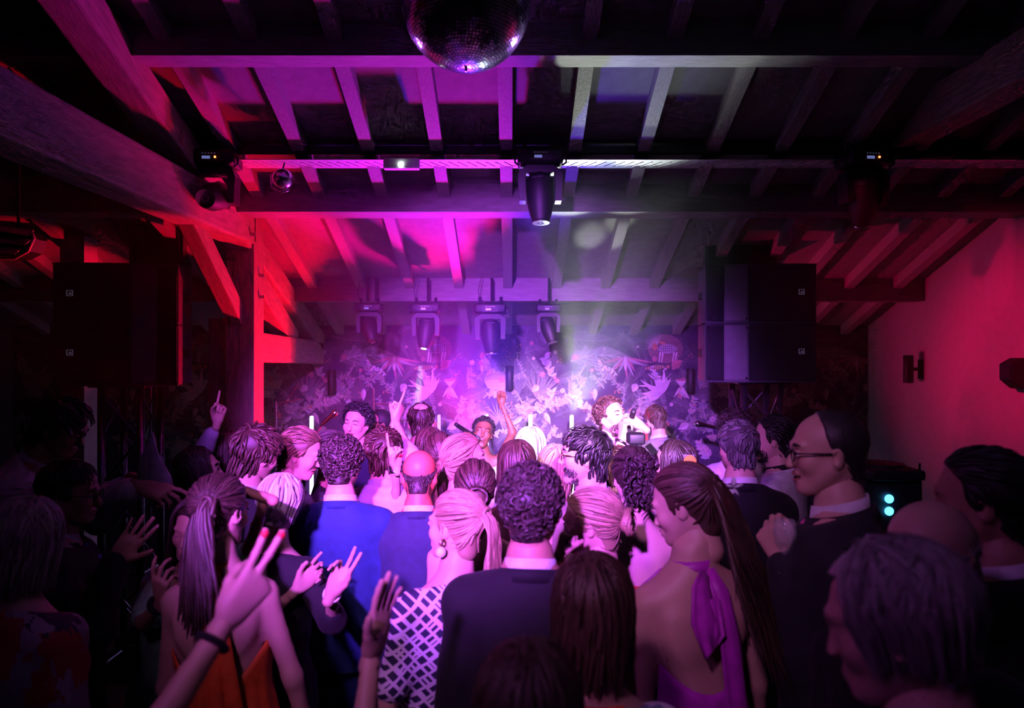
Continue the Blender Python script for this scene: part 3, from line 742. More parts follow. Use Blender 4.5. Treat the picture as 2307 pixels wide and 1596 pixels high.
def p_loft(tab, o, R, off=0.0, p=2.3, k=.02, op='u'):
    """upright tube of elliptic rings; tab rows z, half width, half depth, y offset; o/R = frame"""
    tab = np.asarray(tab, float); o = np.asarray(o, float)
    ext = np.array([tab[:, 1].max() + off, (tab[:, 2] + abs(tab[:, 3])).max() + off, 0])
    pts = np.array([o + R @ np.array([sx * ext[0], sy * ext[1], z]) for sx in (-1, 1) for sy in (-1, 1) for z in (tab[0, 0], tab[-1, 0])])
    def f(X, Y, Z):
        x, y, z = X - o[0], Y - o[1], Z - o[2]
        x, y, z = (R[0, 0] * x + R[1, 0] * y + R[2, 0] * z, R[0, 1] * x + R[1, 1] * y + R[2, 1] * z, R[0, 2] * x + R[1, 2] * y + R[2, 2] * z)
        a = np.interp(z, tab[:, 0], tab[:, 1]) + off; b = np.interp(z, tab[:, 0], tab[:, 2]) + off; yo = np.interp(z, tab[:, 0], tab[:, 3])
        q = ((np.abs(x) / a) ** p + (np.abs(y - yo) / b) ** p) ** (1 / p)
        d = (q - 1) * np.minimum(a, b) * (.55 + .45 * np.minimum(1, q))
        return np.maximum(d, np.maximum(tab[0, 0] - z, z - tab[-1, 0]))
    return (f, pts.min(0), pts.max(0), k, op)
def p_half(c, n, op='i'):
    """keep only the side of the plane that n points away from"""
    c = np.asarray(c, float); n = nrm(n)
    return (lambda X, Y, Z: (X - c[0]) * n[0] + (Y - c[1]) * n[1] + (Z - c[2]) * n[2], None, None, 0, op)

def surface(prims, h, wob=None):
    los = [p[1] for p in prims if p[1] is not None and p[4] == 'u']; his = [p[2] for p in prims if p[2] is not None and p[4] == 'u']
    lo = np.min(los, axis=0) - 2.5 * h; hi = np.max(his, axis=0) + 2.5 * h
    n = np.ceil((hi - lo) / h).astype(int) + 1
    ax = [lo[i] + h * np.arange(n[i]) for i in range(3)]
    F = np.full(n, .25, dtype=np.float32)
    for f, a, b, k, op in prims:
        if a is None: i0 = [0, 0, 0]; i1 = list(n)
        else:
            m = k + 2 * h
            i0 = np.clip(np.floor((a - m - lo) / h).astype(int), 0, n); i1 = np.clip(np.ceil((b + m - lo) / h).astype(int) + 1, 0, n)
        if any(i1[i] <= i0[i] for i in range(3)): continue
        s = tuple(slice(i0[i], i1[i]) for i in range(3))
        X = ax[0][s[0]][:, None, None]; Y = ax[1][s[1]][None, :, None]; Z = ax[2][s[2]][None, None, :]
        d = f(X, Y, Z); G = F[s]
        if op == 'u':
            hh = np.maximum(k - np.abs(G - d), 0) / max(k, 1e-6); F[s] = np.minimum(G, d) - hh * hh * k * .25
        elif op == 's':
            d = -d; hh = np.maximum(k - np.abs(G - d), 0) / max(k, 1e-6); F[s] = np.maximum(G, d) + hh * hh * k * .25
        else: F[s] = np.maximum(G, d)
    if wob is not None:
        X = ax[0][:, None, None]; Y = ax[1][None, :, None]; Z = ax[2][None, None, :]
        F = F + wob(X, Y, Z)
    return nets(F, lo, h)

def nets(F, lo, h):
    S = F < 0
    c = np.zeros(np.array(S.shape) - 1, dtype=np.uint8)
    for dx in (0, 1):
        for dy in (0, 1):
            for dz in (0, 1): c += S[dx:dx + c.shape[0], dy:dy + c.shape[1], dz:dz + c.shape[2]]
    act = (c > 0) & (c < 8); I = np.argwhere(act)
    idx = np.full(c.shape, -1, dtype=np.int32); idx[act] = np.arange(len(I))
    cor = [np.array(q) for q in ((0, 0, 0), (1, 0, 0), (0, 1, 0), (1, 1, 0), (0, 0, 1), (1, 0, 1), (0, 1, 1), (1, 1, 1))]
    val = [F[I[:, 0] + q[0], I[:, 1] + q[1], I[:, 2] + q[2]] for q in cor]
    acc = np.zeros((len(I), 3)); cnt = np.zeros(len(I))
    for a in range(8):
        for ax_ in range(3):
            b = a | (1 << ax_)
            if b == a: continue
            va, vb = val[a], val[b]; m = (va < 0) != (vb < 0)
            t = np.where(m, va / np.where(np.abs(va - vb) < 1e-9, 1e-9, va - vb), 0)
            P = cor[a][None, :] + t[:, None] * (cor[b] - cor[a])[None, :]
            acc += P * m[:, None]; cnt += m
    V = lo + h * (I + acc / np.maximum(cnt, 1)[:, None])
    Q = []
    for ax_ in range(3):
        u, w = [(1, 2), (2, 0), (0, 1)][ax_]
        sl0 = [slice(None)] * 3; sl1 = [slice(None)] * 3
        sl0[ax_] = slice(0, -1); sl1[ax_] = slice(1, None)
        A = S[tuple(sl0)]; B = S[tuple(sl1)]
        E = np.argwhere(A != B)
        ok = (E[:, u] > 0) & (E[:, w] > 0) & (E[:, u] < c.shape[u]) & (E[:, w] < c.shape[w]) & (E[:, ax_] < c.shape[ax_]); E = E[ok]
        flip = A[E[:, 0], E[:, 1], E[:, 2]]
        def g(du, dw):
            q = E.copy(); q[:, u] -= du; q[:, w] -= dw
            return idx[q[:, 0], q[:, 1], q[:, 2]]
        q = np.stack([g(1, 1), g(0, 1), g(0, 0), g(1, 0)], 1)
        q[~flip] = q[~flip][:, ::-1]
        Q.append(q)
    Q = np.concatenate(Q) if Q else np.zeros((0, 4), int)
    return V, Q[(Q >= 0).all(1)]

# ---- heads, in the head's own frame: +y is where the face looks, eyes at z = 0, crown at .115, chin at -.115
HEADS = {}
def head_mesh(sex, mouth, h):
    key = (sex, mouth, h)
    if key in HEADS: return HEADS[key]
    op = {'shut': 0.0, 'talk': .5, 'open': 1.0}[mouth]; jd = -.014 * op
    w = 1.0 if sex == 'm' else .94
    jw = 1.0 if sex == 'm' else .84; ns = 1.0 if sex == 'm' else .80
    P = [p_ell((0, -.012, .033), (.0755 * w, .097, .082), k=.02),
         p_ell((0, .026, -.028), (.062 * w * (.5 + .5 * jw), .060, .084), k=.03),
         p_cone((.052 * jw, -.002, -.045), (.026 * jw, .046, -.088 + jd), .020 * jw, .019 * jw, .03), p_cone((-.052 * jw, -.002, -.045), (-.026 * jw, .046, -.088 + jd), .020 * jw, .019 * jw, .03),
         p_cone((-.014 * jw, .066, -.096 + jd), (.014 * jw, .066, -.096 + jd), .020 * jw, .020 * jw, .025),
         p_ell((.038 * w, .058, -.028), (.025, .022, .026), k=.02), p_ell((-.038 * w, .058, -.028), (.025, .022, .026), k=.02),
         p_cone((-.040, .074, .022), (.0, .084, .020), .011, .012, .014), p_cone((.040, .074, .022), (.0, .084, .020), .011, .012, .014),
         p_ell((.032, .094, -.001), (.017, .014, .012), k=.014, op='s'), p_ell((-.032, .094, -.001), (.017, .014, .012), k=.014, op='s'),
         p_ell((.031, .0765, -.002), (.0145, .011, .0095), k=.004), p_ell((-.031, .0765, -.002), (.0145, .011, .0095), k=.004),
         p_cone((0, .086, .004), (0, .086 + .018 * ns, -.035), .0070, .0112 * ns, .012), p_ell((0, .099 - .004 * (1 - ns), -.040), (.0155 * ns, .010, .008), k=.008),
         p_cone((-.018, .083, -.061), (.018, .083, -.061), .007, .007, .008), p_cone((-.015, .083, -.074 + jd), (.015, .083, -.074 + jd), .0075, .0075, .008)]
    if op > 0: P.append(p_ell((0, .092, -.069 + jd * .5), (.021 if op < 1 else .024, .030, .006 + .012 * op), k=.004, op='s'))
    for sx in (-1, 1):
        R = rot('Z', -sx * 22)
        P += [p_ell((sx * .078 * w, -.012, -.010), (.008, .019, .031), R, k=.008), p_ell((sx * .083 * w, -.006, -.008), (.006, .009, .017), R, k=.003, op='s')]
    P += [p_cone((0, -.030, -.03), (0, -.036, -.145), .052 * w, .050 * w, .03)]
    V, F = surface(P, h)
    HEADS[key] = (V, F); return HEADS[key]

# ---- hands, right hand: wrist at the origin, fingers along +z, palm looks along +y, thumb on the -x side
HANDS = {}
TIPS = {}
POSES = {'open': ((4, 6, 4), (2, 5, 4), (3, 6, 5), (6, 8, 6), 1.0, 8), 'relaxed': ((22, 28, 15), (28, 32, 18), (32, 35, 20), (36, 36, 22), .5, 22),
         'point': ((-4, 4, 3), (78, 92, 55), (82, 95, 55), (84, 95, 55), .2, 72), 'fist': ((82, 95, 60), (84, 96, 60), (86, 96, 60), (86, 95, 60), 0, 62),
         'grip': ((55, 62, 38), (60, 64, 40), (64, 66, 42), (68, 66, 42), .2, 40), 'peace': ((0, 5, 4), (2, 6, 4), (70, 88, 50), (75, 88, 50), 1.5, 55),
         'two': ((0, 5, 4), (4, 8, 6), (42, 50, 30), (52, 55, 30), .8, 25), 'flex': ((10, 18, 10), (30, 40, 25), (45, 55, 30), (55, 60, 35), .9, 20)}
def hand_mesh(pose, h):
    key = (pose, h)
    if key in HANDS: return HANDS[key]
    c = POSES[pose]; spread = c[4]; th = c[5]
    bx = (-.030, -.010, .011, .030); bz = (.090, .094, .090, .081); LEN = ((.043, .026, .022), (.047, .030, .023), (.043, .028, .022), (.034, .021, .020)); rr = (.0088, .0090, .0086, .0076)
    P = [p_cone((0, -.001, -.035), (0, 0, .006), .0235, .0225, .015)]
    for i in range(4):
        P.append(p_cone((bx[i] * .55, 0, .008), (bx[i], -.002, bz[i]), .014, .0115, .016))
        p = np.array((bx[i], -.002, bz[i])); a = 0; sp = math.radians((i - 1.5) * 6.5 * spread)
        for j in range(3):
            a += math.radians(c[i][j]); d = np.array((math.sin(sp) * math.cos(a), math.sin(a), math.cos(a) * math.cos(sp)))
            q = p + d * LEN[i][j]; P.append(p_cone(p, q, rr[i] * (1 - .07 * j), rr[i] * (1 - .07 * (j + 1)), .004)); p = q
        TIPS.setdefault(pose, {})[i] = p - d * .006 + np.array((math.sin(sp) * math.sin(a), -math.cos(a), math.sin(a) * math.cos(sp))) * .0042
    a = math.radians(48 - th * .55); b = math.radians(th)
    p0 = np.array((-.022, .008, .020)); d0 = nrm((-math.sin(a), math.sin(b) * .8, math.cos(a))); p1 = p0 + d0 * .045
    d1 = nrm(d0 + np.array((math.sin(b) * .75, math.sin(b) * .45, .12))); p2 = p1 + d1 * .033; d2 = nrm(d1 + np.array((math.sin(b) * .6, .1, .05))); p3 = p2 + d2 * .026
    P += [p_cone(p0, p1, .017, .0125, .016), p_cone(p1, p2, .0112, .0102, .004), p_cone(p2, p3, .0102, .0085, .004)]
    P.append(p_ell((0, .008, .045), (.036, .012, .040), k=.012))
    HANDS[key] = surface(P, h); return HANDS[key]

# ---- hair
HC = np.array((0, -.012, .033))
def h_r(w, t): return np.array((.0755 * w + t, .097 + t, .082 + t))
CAPS = {}
def cap_mesh(kind, w, t, h):
    key = (kind, w, t, h)
    if key in CAPS: return CAPS[key]
    yy = np.array([-.16, -.105, -.055, -.025, -.008, .012, .022, .032, .060, .085, .14])
    zz = {'short': np.array([-.085, -.080, -.085, -.070, .004, .006, -.02, .050, .080, .085, .085]),
          'long': np.array([-.115, -.115, -.11, -.10, -.07, -.03, -.02, .045, .076, .085, .085]),
          'thin': np.array([-.085, -.080, -.085, -.070, .004, .006, -.02, .050, .080, .085, .085]),
          'receding': np.array([-.085, -.080, -.085, -.070, .004, .030, .090, .14, .14, .14, .14]),
          'fringe': np.array([-.085, -.080, -.085, -.070, .004, .006, -.02, .04, .07, .085, .085]),
          'bald': np.array([-.085, -.080, -.085, -.070, .004, .006, -.02, .06, .10, .12, .12])}[kind]
    P = [p_ell(HC, h_r(w, t), k=.001), p_cone((0, -.040, -.02), (0, -.050, -.080), .052 * w + t * .6, .042 * w + t * .5, .02)]
    f = lambda X, Y, Z: (np.interp(Y, yy, zz) - Z + 0 * X) * .6
    P.append((f, None, None, 0, 'i'))
    if kind == 'thin': P.append(p_ell(HC + nrm((0, -.5, .86)) * .095, (.052, .052, .045), k=.004, op='s'))
    if kind == 'bald': P.append((lambda X, Y, Z: (Z - .036 - .38 * Y) * .8 + 0 * X, None, None, 0, 'i'))
    CAPS[key] = surface(P, h); return CAPS[key]

class Hair:
    def __init__(s): s.V = []; s.F = []; s.n = 0
    def add(s, V, F):
        V = np.asarray(V); F = np.asarray(F)
        if len(V) == 0: return
        s.V.append(V); s.F.append(F + s.n); s.n += len(V)
    def lock(s, P, r, flat=.55, n=5):
        P = np.asarray(P, float); k = len(P)
        T = np.gradient(P, axis=0); T /= np.linalg.norm(T, axis=1)[:, None] + 1e-9
        N = P - HC; N -= (N * T).sum(1)[:, None] * T; N /= np.linalg.norm(N, axis=1)[:, None] + 1e-9
        B = np.cross(T, N)
        t = np.linspace(0, 1, k); R = np.asarray(r) * np.minimum(1, np.minimum(.45 + 4 * t, .12 + 2.6 * (1 - t)))
        q = 2 * np.pi * np.arange(n) / n
        V = P[:, None, :] + R[:, None, None] * (np.cos(q)[None, :, None] * B[:, None, :] + flat * np.sin(q)[None, :, None] * N[:, None, :])
        i = np.arange(k - 1)[:, None] * n + np.arange(n)[None, :]; j = np.arange(k - 1)[:, None] * n + (np.arange(n)[None, :] + 1) % n
        F = np.stack([i, j, j + n, i + n], -1).reshape(-1, 4)
        s.add(V.reshape(-1, 3), F)
NA, NB = np.array((0, -.040, -.02)), np.array((0, -.050, -.085))
def on_head(d, w, t):
    d = nrm(d); r = h_r(w, t); q = 1 / math.sqrt(((d / r) ** 2).sum())
    if d[2] < -.25:          # the nape bulges past the skull ellipsoid
        u = .17; ba = NB - NA
        for _ in range(5):
            p = HC + d * u; s_ = min(1, max(0, float((p - NA) @ ba) / float(ba @ ba))); g = float(np.linalg.norm(p - NA - s_ * ba)) - (.056 * w + t * .7 - .010 * s_); u -= g
            if u < q: u = q; break
        q = max(q, min(u, .17))
    return HC + d * q
def slerp(a, b, t):
    a = nrm(a); b = nrm(b); o = math.acos(max(-1, min(1, float(a @ b))))
    if o < 1e-3: return a
    return (math.sin((1 - t) * o) * a + math.sin(t * o) * b) / math.sin(o)

def hair_ok(p):
    """is this scalp point covered by hair (not face, not below the nape)"""
    yy = [-.16, -.105, -.055, -.025, -.008, .012, .022, .032, .060, .085, .14]; zz = [-.085, -.080, -.085, -.070, .012, .012, -.01, .052, .080, .085, .085]
    return p[2] > np.interp(p[1], yy, zz)

def make_hair(style, w, rg, far, near=False):
    """hair of one head in head coordinates; returns verts, faces"""
    H = Hair(); hh = .009 if far else .007
    f = 1.0 if far else (2.3 if near else 1.5); q_ = .75 if far else (.52 if near else .80)
    lk = H.lock
    H.lock = lambda P, r, flat=.55, n=5: lk(P, r * q_, flat, 4)
    U = lambda a, b: rg.uniform(a, b)
    def rdir(zmin=-.9):
        while True:
            d = nrm((rg.gauss(0, 1), rg.gauss(0, 1), rg.gauss(0, 1)))
            if d[2] > zmin: return d
    if style in ('short', 'tousled', 'swept', 'thin'):
        H.add(*cap_mesh('thin' if style == 'thin' else 'short', w, .008, hh))
        whorl = nrm((.15, -.75, .75)); n = int({'short': 230, 'tousled': 250, 'swept': 230, 'thin': 200}[style] * f)
        for _ in range(n):
            d = rdir(); p = on_head(d, w, .008)
            if not hair_ok(p): continue
            if style == 'thin' and (np.linalg.norm(d - nrm((0, -.5, .86))) < .62 * U(.75, 1)): continue
            if style == 'swept': fl = nrm((0.25 * d[0], -1, -.15))
            else: fl = nrm(d - whorl * .9 + np.array((rg.gauss(0, .25), rg.gauss(0, .25), 0)))
            if d[2] < .2: fl = nrm(fl * .5 + np.array((0, -.2, -1)))
            fl = fl - d * float(fl @ d); fl = nrm(fl)
            L = U(.045, .075) * (1.05 if style in ('tousled', 'swept') else .8); lift = {'tousled': .016, 'swept': .006}.get(style, .005) * U(.3, 1.3)
            if p[2] < .0: L *= max(.15, min(1, (p[2] + .080) / .075))
            sw = rg.gauss(0, .010 if style == 'tousled' else .004); sd = np.cross(d, fl)
            P = []
            for t in np.linspace(0, 1, 6):
                dd = nrm((p - HC) + fl * L * t + sd * sw * math.sin(3.1 * t)); P.append(on_head(dd, w, .007 + lift * math.sin(2.0 * t)))
            H.lock(P, U(.007, .011), .5)
    elif style in ('curly', 'bigcurly'):
        big = style == 'bigcurly'; th = .022 if big else .014
        H.add(*cap_mesh('short', w, th * .75, hh))
        for _ in range(int((420 if big else 380) * f)):
            d = rdir(-.75); p = on_head(d, w, th * .8)
            if not hair_ok(on_head(d, w, .008)): continue
            a = nrm(np.cross(d, rdir(-1))); b = np.cross(d, a); r = U(.008, .015) * (1.3 if big else 1); ph = U(0, 6.28); hgt = th * U(.1, 1.0)
            P = [p + (a * math.cos(ph + q) + b * math.sin(ph + q)) * r * (1 - .08 * q) + d * hgt * (.2 + .8 * math.sin(q * .62)) for q in np.linspace(0, 4.6, 8)]
            H.lock(P, U(.0045, .0075), .8, 4)
    elif style in ('bald', 'receding'):
        H.add(*cap_mesh(style, w, .0025 if style == 'bald' else .006, hh))
        for _ in range(int(520 * f)):
            d = rdir(); p = on_head(d, w, .003)
            if not hair_ok(p): continue
            if p[2] < -.066: continue
            if style == 'bald' and p[2] > .036 + .38 * p[1] + abs(rg.gauss(0, .008)): continue
            if style == 'receding' and p[1] > .010 - .02 * abs(d[0]) + rg.gauss(0, .006): continue
            fl = nrm(np.array((0, -.5, -1)) + np.array((rg.gauss(0, .2), 0, 0))); fl = nrm(fl - d * float(fl @ d))
            H.lock([on_head(nrm((p - HC) + fl * .014 * t), w, .003 + .003 * math.sin(2.6 * t)) for t in (0, .5, 1)], U(.004, .006), .5)
    elif style == 'buzz':
        H.add(*cap_mesh('short', w, .004, hh))
    elif style in ('ponytail', 'lowpony', 'halfup', 'updo', 'curlyupdo', 'bun', 'longpony', 'verylong'):
        H.add(*cap_mesh('long', w, .010, hh))
        G = {'ponytail': nrm((0, -1, .18)), 'lowpony': nrm((0, -1, -.45)), 'halfup': nrm((0, -1, .22)), 'longpony': nrm((.40, -.92, .02)), 'verylong': nrm((-.30, -.95, .10)), 'updo': nrm((.1, -1, -.35)), 'curlyupdo': nrm((0, -.95, .35)), 'bun': nrm((0, -1, -.42))}[style]
        for _ in range(int(190 * f)):
            d = rdir(); p = on_head(d, w, .008)
            if not hair_ok(p) or float(d @ G) > .96: continue
            P = [on_head(slerp(d, G, t * U(.9, 1)), w, .010 + .010 * t + .003 * rg.random()) for t in np.linspace(0, .97, 8)]
            H.lock(P, U(.007, .012), .45)
        g = on_head(G, w, .018)
        if style in ('ponytail', 'lowpony', 'halfup', 'longpony', 'verylong'):
            n = int({'ponytail': 46, 'lowpony': 40, 'halfup': 60, 'longpony': 70, 'verylong': 120}[style] * max(f, .8)); LL = {'ponytail': .26, 'lowpony': .22, 'halfup': .40, 'longpony': .34, 'verylong': .42}[style]
            for _ in range(n):
                a = U(0, 6.28); r = (.032 if style == 'verylong' else .024 if style == 'longpony' else .020) * math.sqrt(rg.random()); L = LL * U(.75, 1.1); o = np.array((r * math.cos(a), 0, r * math.sin(a)))
                fl = U(.6, 1.5) * (2.4 if style == 'verylong' else 1.2 if style == 'longpony' else 1); yk = .028 if style in ('longpony', 'verylong') else .05; wv = .004 if style in ('ponytail', 'lowpony') else .017 if style == 'verylong' else .010; ph = U(0, 6.28); P = []
                for t in np.linspace(0, 1, 10):
                    P.append(g + o * (1 + fl * 1.6 * t) + np.array((wv * math.sin(7 * t + ph), -yk * math.sin(min(1, t * 2.6) * 1.57) - .008 * math.cos(6 * t + ph) * t, .012 * math.sin(t * 6) * (t < .3) - L * t)))
                H.lock(P, U(.006, .011) * (2.0 if style in ('longpony', 'verylong') else 1.4), .7)
            H.add(*tor(g + np.array((0, -.012, 0)), np.array((0, 1, .1)), .020, .008))
        if style == 'halfup':
            for _ in range(int(95 * f)):
                a = U(-2.5, 2.5); d = nrm((math.sin(a), -math.cos(a) * .9, U(-.25, .15))); d = nrm(d)
                if d[1] > .25: continue
                p = on_head(d, w, .012); L = U(.30, .46); ph = U(0, 6.28); P = []
                for t in np.linspace(0, 1, 11):
                    P.append(p + np.array((d[0] * .02 * t + .012 * math.sin(9 * t + ph), d[1] * .03 * t - .02 * t + .012 * math.cos(9 * t + ph) * t, -L * t)))
                H.lock(P, U(.008, .014), .6)
        if style in ('updo', 'bun'):
            B = g + np.array((0, -.010, -.005)); rb = .042 if style == 'updo' else .032
            H.add(*ico(B, (rb * 1.1, rb * .65, rb * .9)))
            for i in range(int(70 * f)):
                rb_ = rb; a = U(0, 6.28); tl = U(-.8, .8); P = []
                for q in np.linspace(0, U(2.0, 3.4), 9):
                    e = np.array((math.cos(a + q) * 1.2, -.45 + .75 * math.sin(q * .8 + tl) * .5, math.sin(a + q))) * rb; P.append(B + e * (1 + .12 * rg.random()))
                H.lock(P, U(.007, .012), .6)
        if style == 'curlyupdo':
            B = g + np.array((0, -.012, -.020))
            for i in range(int(240 * max(f, .8))):
                c = B + np.array((max(-.06, min(.06, rg.gauss(0, .030))), -min(.045, abs(rg.gauss(0, .020))) - .002, max(-.12, min(.05, rg.gauss(-.030, .042))))); r = U(.006, .012); a = nrm(rdir(-1)); b = nrm(np.cross(a, rdir(-1))); ph = U(0, 6.28)
                H.lock([c + (a * math.cos(ph + q) + b * math.sin(ph + q)) * r + np.array((0, 0, -.006 * q)) for q in np.linspace(0, 5.2, 8)], U(.0045, .008), .8, 4)
            for i in range(16):
                c = B + np.array((U(-.06, .06), U(-.02, .01), -.08)); ph = U(0, 6.28); L = U(.06, .15); r = U(.006, .012)
                H.lock([c + np.array((r * math.cos(ph + 10 * t), r * math.sin(ph + 10 * t), -L * t)) for t in np.linspace(0, 1, 14)], .004, .8, 4)
    elif style in ('bob', 'long', 'wavy', 'pixie'):
        L0 = {'bob': .17, 'long': .30, 'wavy': .34, 'pixie': .085}[style]
        H.add(*cap_mesh('long' if style != 'pixie' else 'short', w, .012, hh))
        for _ in range(int({'bob': 270, 'long': 280, 'wavy': 260, 'pixie': 240}[style] * f)):
            a = U(-2.75, 2.75); top = nrm((U(-.16, .16), U(-.75, .45), 1.0)); out = nrm((math.sin(a), -math.cos(a), U(-.15, .1)))
            if out[1] > .35: out = nrm((out[0], .35, out[2]))
            t0 = U(0, .55); P = []; th = .012 + .012 * rg.random()
            for t in np.linspace(t0, 1, 7): P.append(on_head(slerp(top, out, t), w, th))
            e = P[-1]; L = L0 * U(.8, 1.1) + (e[2] * .0); ph = U(0, 6.28)
            if style == 'pixie':
                for t in np.linspace(.2, 1, 4): P.append(np.array((e[0] * (1 - .25 * t), e[1] * (1 - .22 * t) - .004, e[2] - L * t)))
            else:
                for t in np.linspace(.12, 1, 7):
                    wv = .012 * t if style == 'wavy' else .003
                    cv = (-.18 if style == 'bob' else -.05) * t * t
                    P.append(np.array((e[0] * (1 + .06 * t + cv) + wv * math.sin(8 * t + ph), e[1] * (1 + .06 * t + cv) + wv * math.cos(8 * t + ph), e[2] - L * t)))
            H.lock(P, U(.009, .015), .5)
    return np.concatenate(H.V), np.concatenate(H.F)
def tor(c, ax, R, r, n=14, m=6):
    ax = nrm(ax); a = nrm(np.cross(ax, (.3, .2, 1))); b = np.cross(ax, a); V = []; F = []
    for i in range(n):
        q = 2 * math.pi * i / n; e = a * math.cos(q) + b * math.sin(q)
        for j in range(m):
            p = 2 * math.pi * j / m; V.append(c + e * (R + r * math.cos(p)) + ax * r * math.sin(p))
    for i in range(n):
        for j in range(m): F.append((i * m + j, ((i + 1) % n) * m + j, ((i + 1) % n) * m + (j + 1) % m, i * m + (j + 1) % m))
    return V, F
def ico(c, r, n=10, m=14):
    V = []; F = []
    for i in range(n + 1):
        t = math.pi * (.001 + .998 * i / n)
        for j in range(m):
            p = 2 * math.pi * j / m; V.append((c[0] + r[0] * math.sin(t) * math.cos(p), c[1] + r[1] * math.sin(t) * math.sin(p), c[2] + r[2] * math.cos(t)))
    for i in range(n):
        for j in range(m): F.append((i * m + j, (i + 1) * m + j, (i + 1) * m + (j + 1) % m, i * m + (j + 1) % m))
    return V, F

def hair_mat(name, col, hi=None, rough=.42):
    key = 'hair_' + name
    if key in MATS: return MATS[key]
    m = bpy.data.materials.new(key); m.use_nodes = True; nt = m.node_tree; b = nt.nodes['Principled BSDF']
    g = nt.nodes.new('ShaderNodeNewGeometry'); r = nt.nodes.new('ShaderNodeValToRGB')
    hi = hi or tuple(min(1, c * 1.6 + .01) for c in col)
    r.color_ramp.elements[0].color = (*[c * .55 for c in col], 1); r.color_ramp.elements[1].color = (*hi, 1)
    e = r.color_ramp.elements.new(.5); e.color = (*col, 1)
    nt.links.new(g.outputs['Random Per Island'], r.inputs[0]); nt.links.new(r.outputs[0], b.inputs['Base Color'])
    b.inputs['Roughness'].default_value = rough; b.inputs['Specular IOR Level'].default_value = .6
    n2 = nt.nodes.new('ShaderNodeTexNoise'); n2.inputs['Scale'].default_value = 160
    bp = nt.nodes.new('ShaderNodeBump'); bp.inputs['Strength'].default_value = .25; bp.inputs['Distance'].default_value = .004
    nt.links.new(n2.outputs[0], bp.inputs['Height']); nt.links.new(bp.outputs[0], b.inputs['Normal'])
    MATS[key] = m; return m
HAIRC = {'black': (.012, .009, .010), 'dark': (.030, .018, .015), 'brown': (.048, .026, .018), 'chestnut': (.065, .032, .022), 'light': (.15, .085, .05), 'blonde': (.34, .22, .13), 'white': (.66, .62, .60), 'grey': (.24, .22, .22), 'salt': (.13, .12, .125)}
SKINC = {'fair': (.60, .36, .28), 'pale': (.66, .43, .35), 'tan': (.46, .25, .17), 'ruddy_redlit': (.62, .15, .09), 'deep': (.20, .085, .05)}  # the ruddy tone is sunburn plus red stage backlight put into the colour
def skin(n): return mat('skin_' + n, SKINC[n], .48, var=.08, scale=14, bump=.05, bscale=180)
def cloth(n, c, r=.85, **k): return mat('cloth_' + n, c, r, var=k.pop('var', .16), scale=30, bump=k.pop('bump', .18), bscale=k.pop('bscale', 26), sheen=k.pop('sheen', .03), **k)

TORSO = {'m': [(.78, .150, .100, 0), (.86, .168, .112, -.006), (.95, .168, .112, -.006), (1.06, .152, .105, 0), (1.18, .160, .112, .004), (1.30, .166, .120, .006), (1.38, .166, .112, 0), (1.43, .148, .094, -.008), (1.475, .110, .074, -.014), (1.51, .070, .062, -.016), (1.56, .056, .056, -.012)],
         'f': [(.78, .155, .105, 0), (.86, .178, .118, -.010), (.95, .168, .112, -.010), (1.06, .128, .092, 0), (1.16, .132, .098, .004), (1.28, .148, .118, .012), (1.36, .152, .104, 0), (1.42, .138, .084, -.008), (1.47, .092, .066, -.014), (1.51, .056, .054, -.014), (1.56, .047, .047, -.010)]}

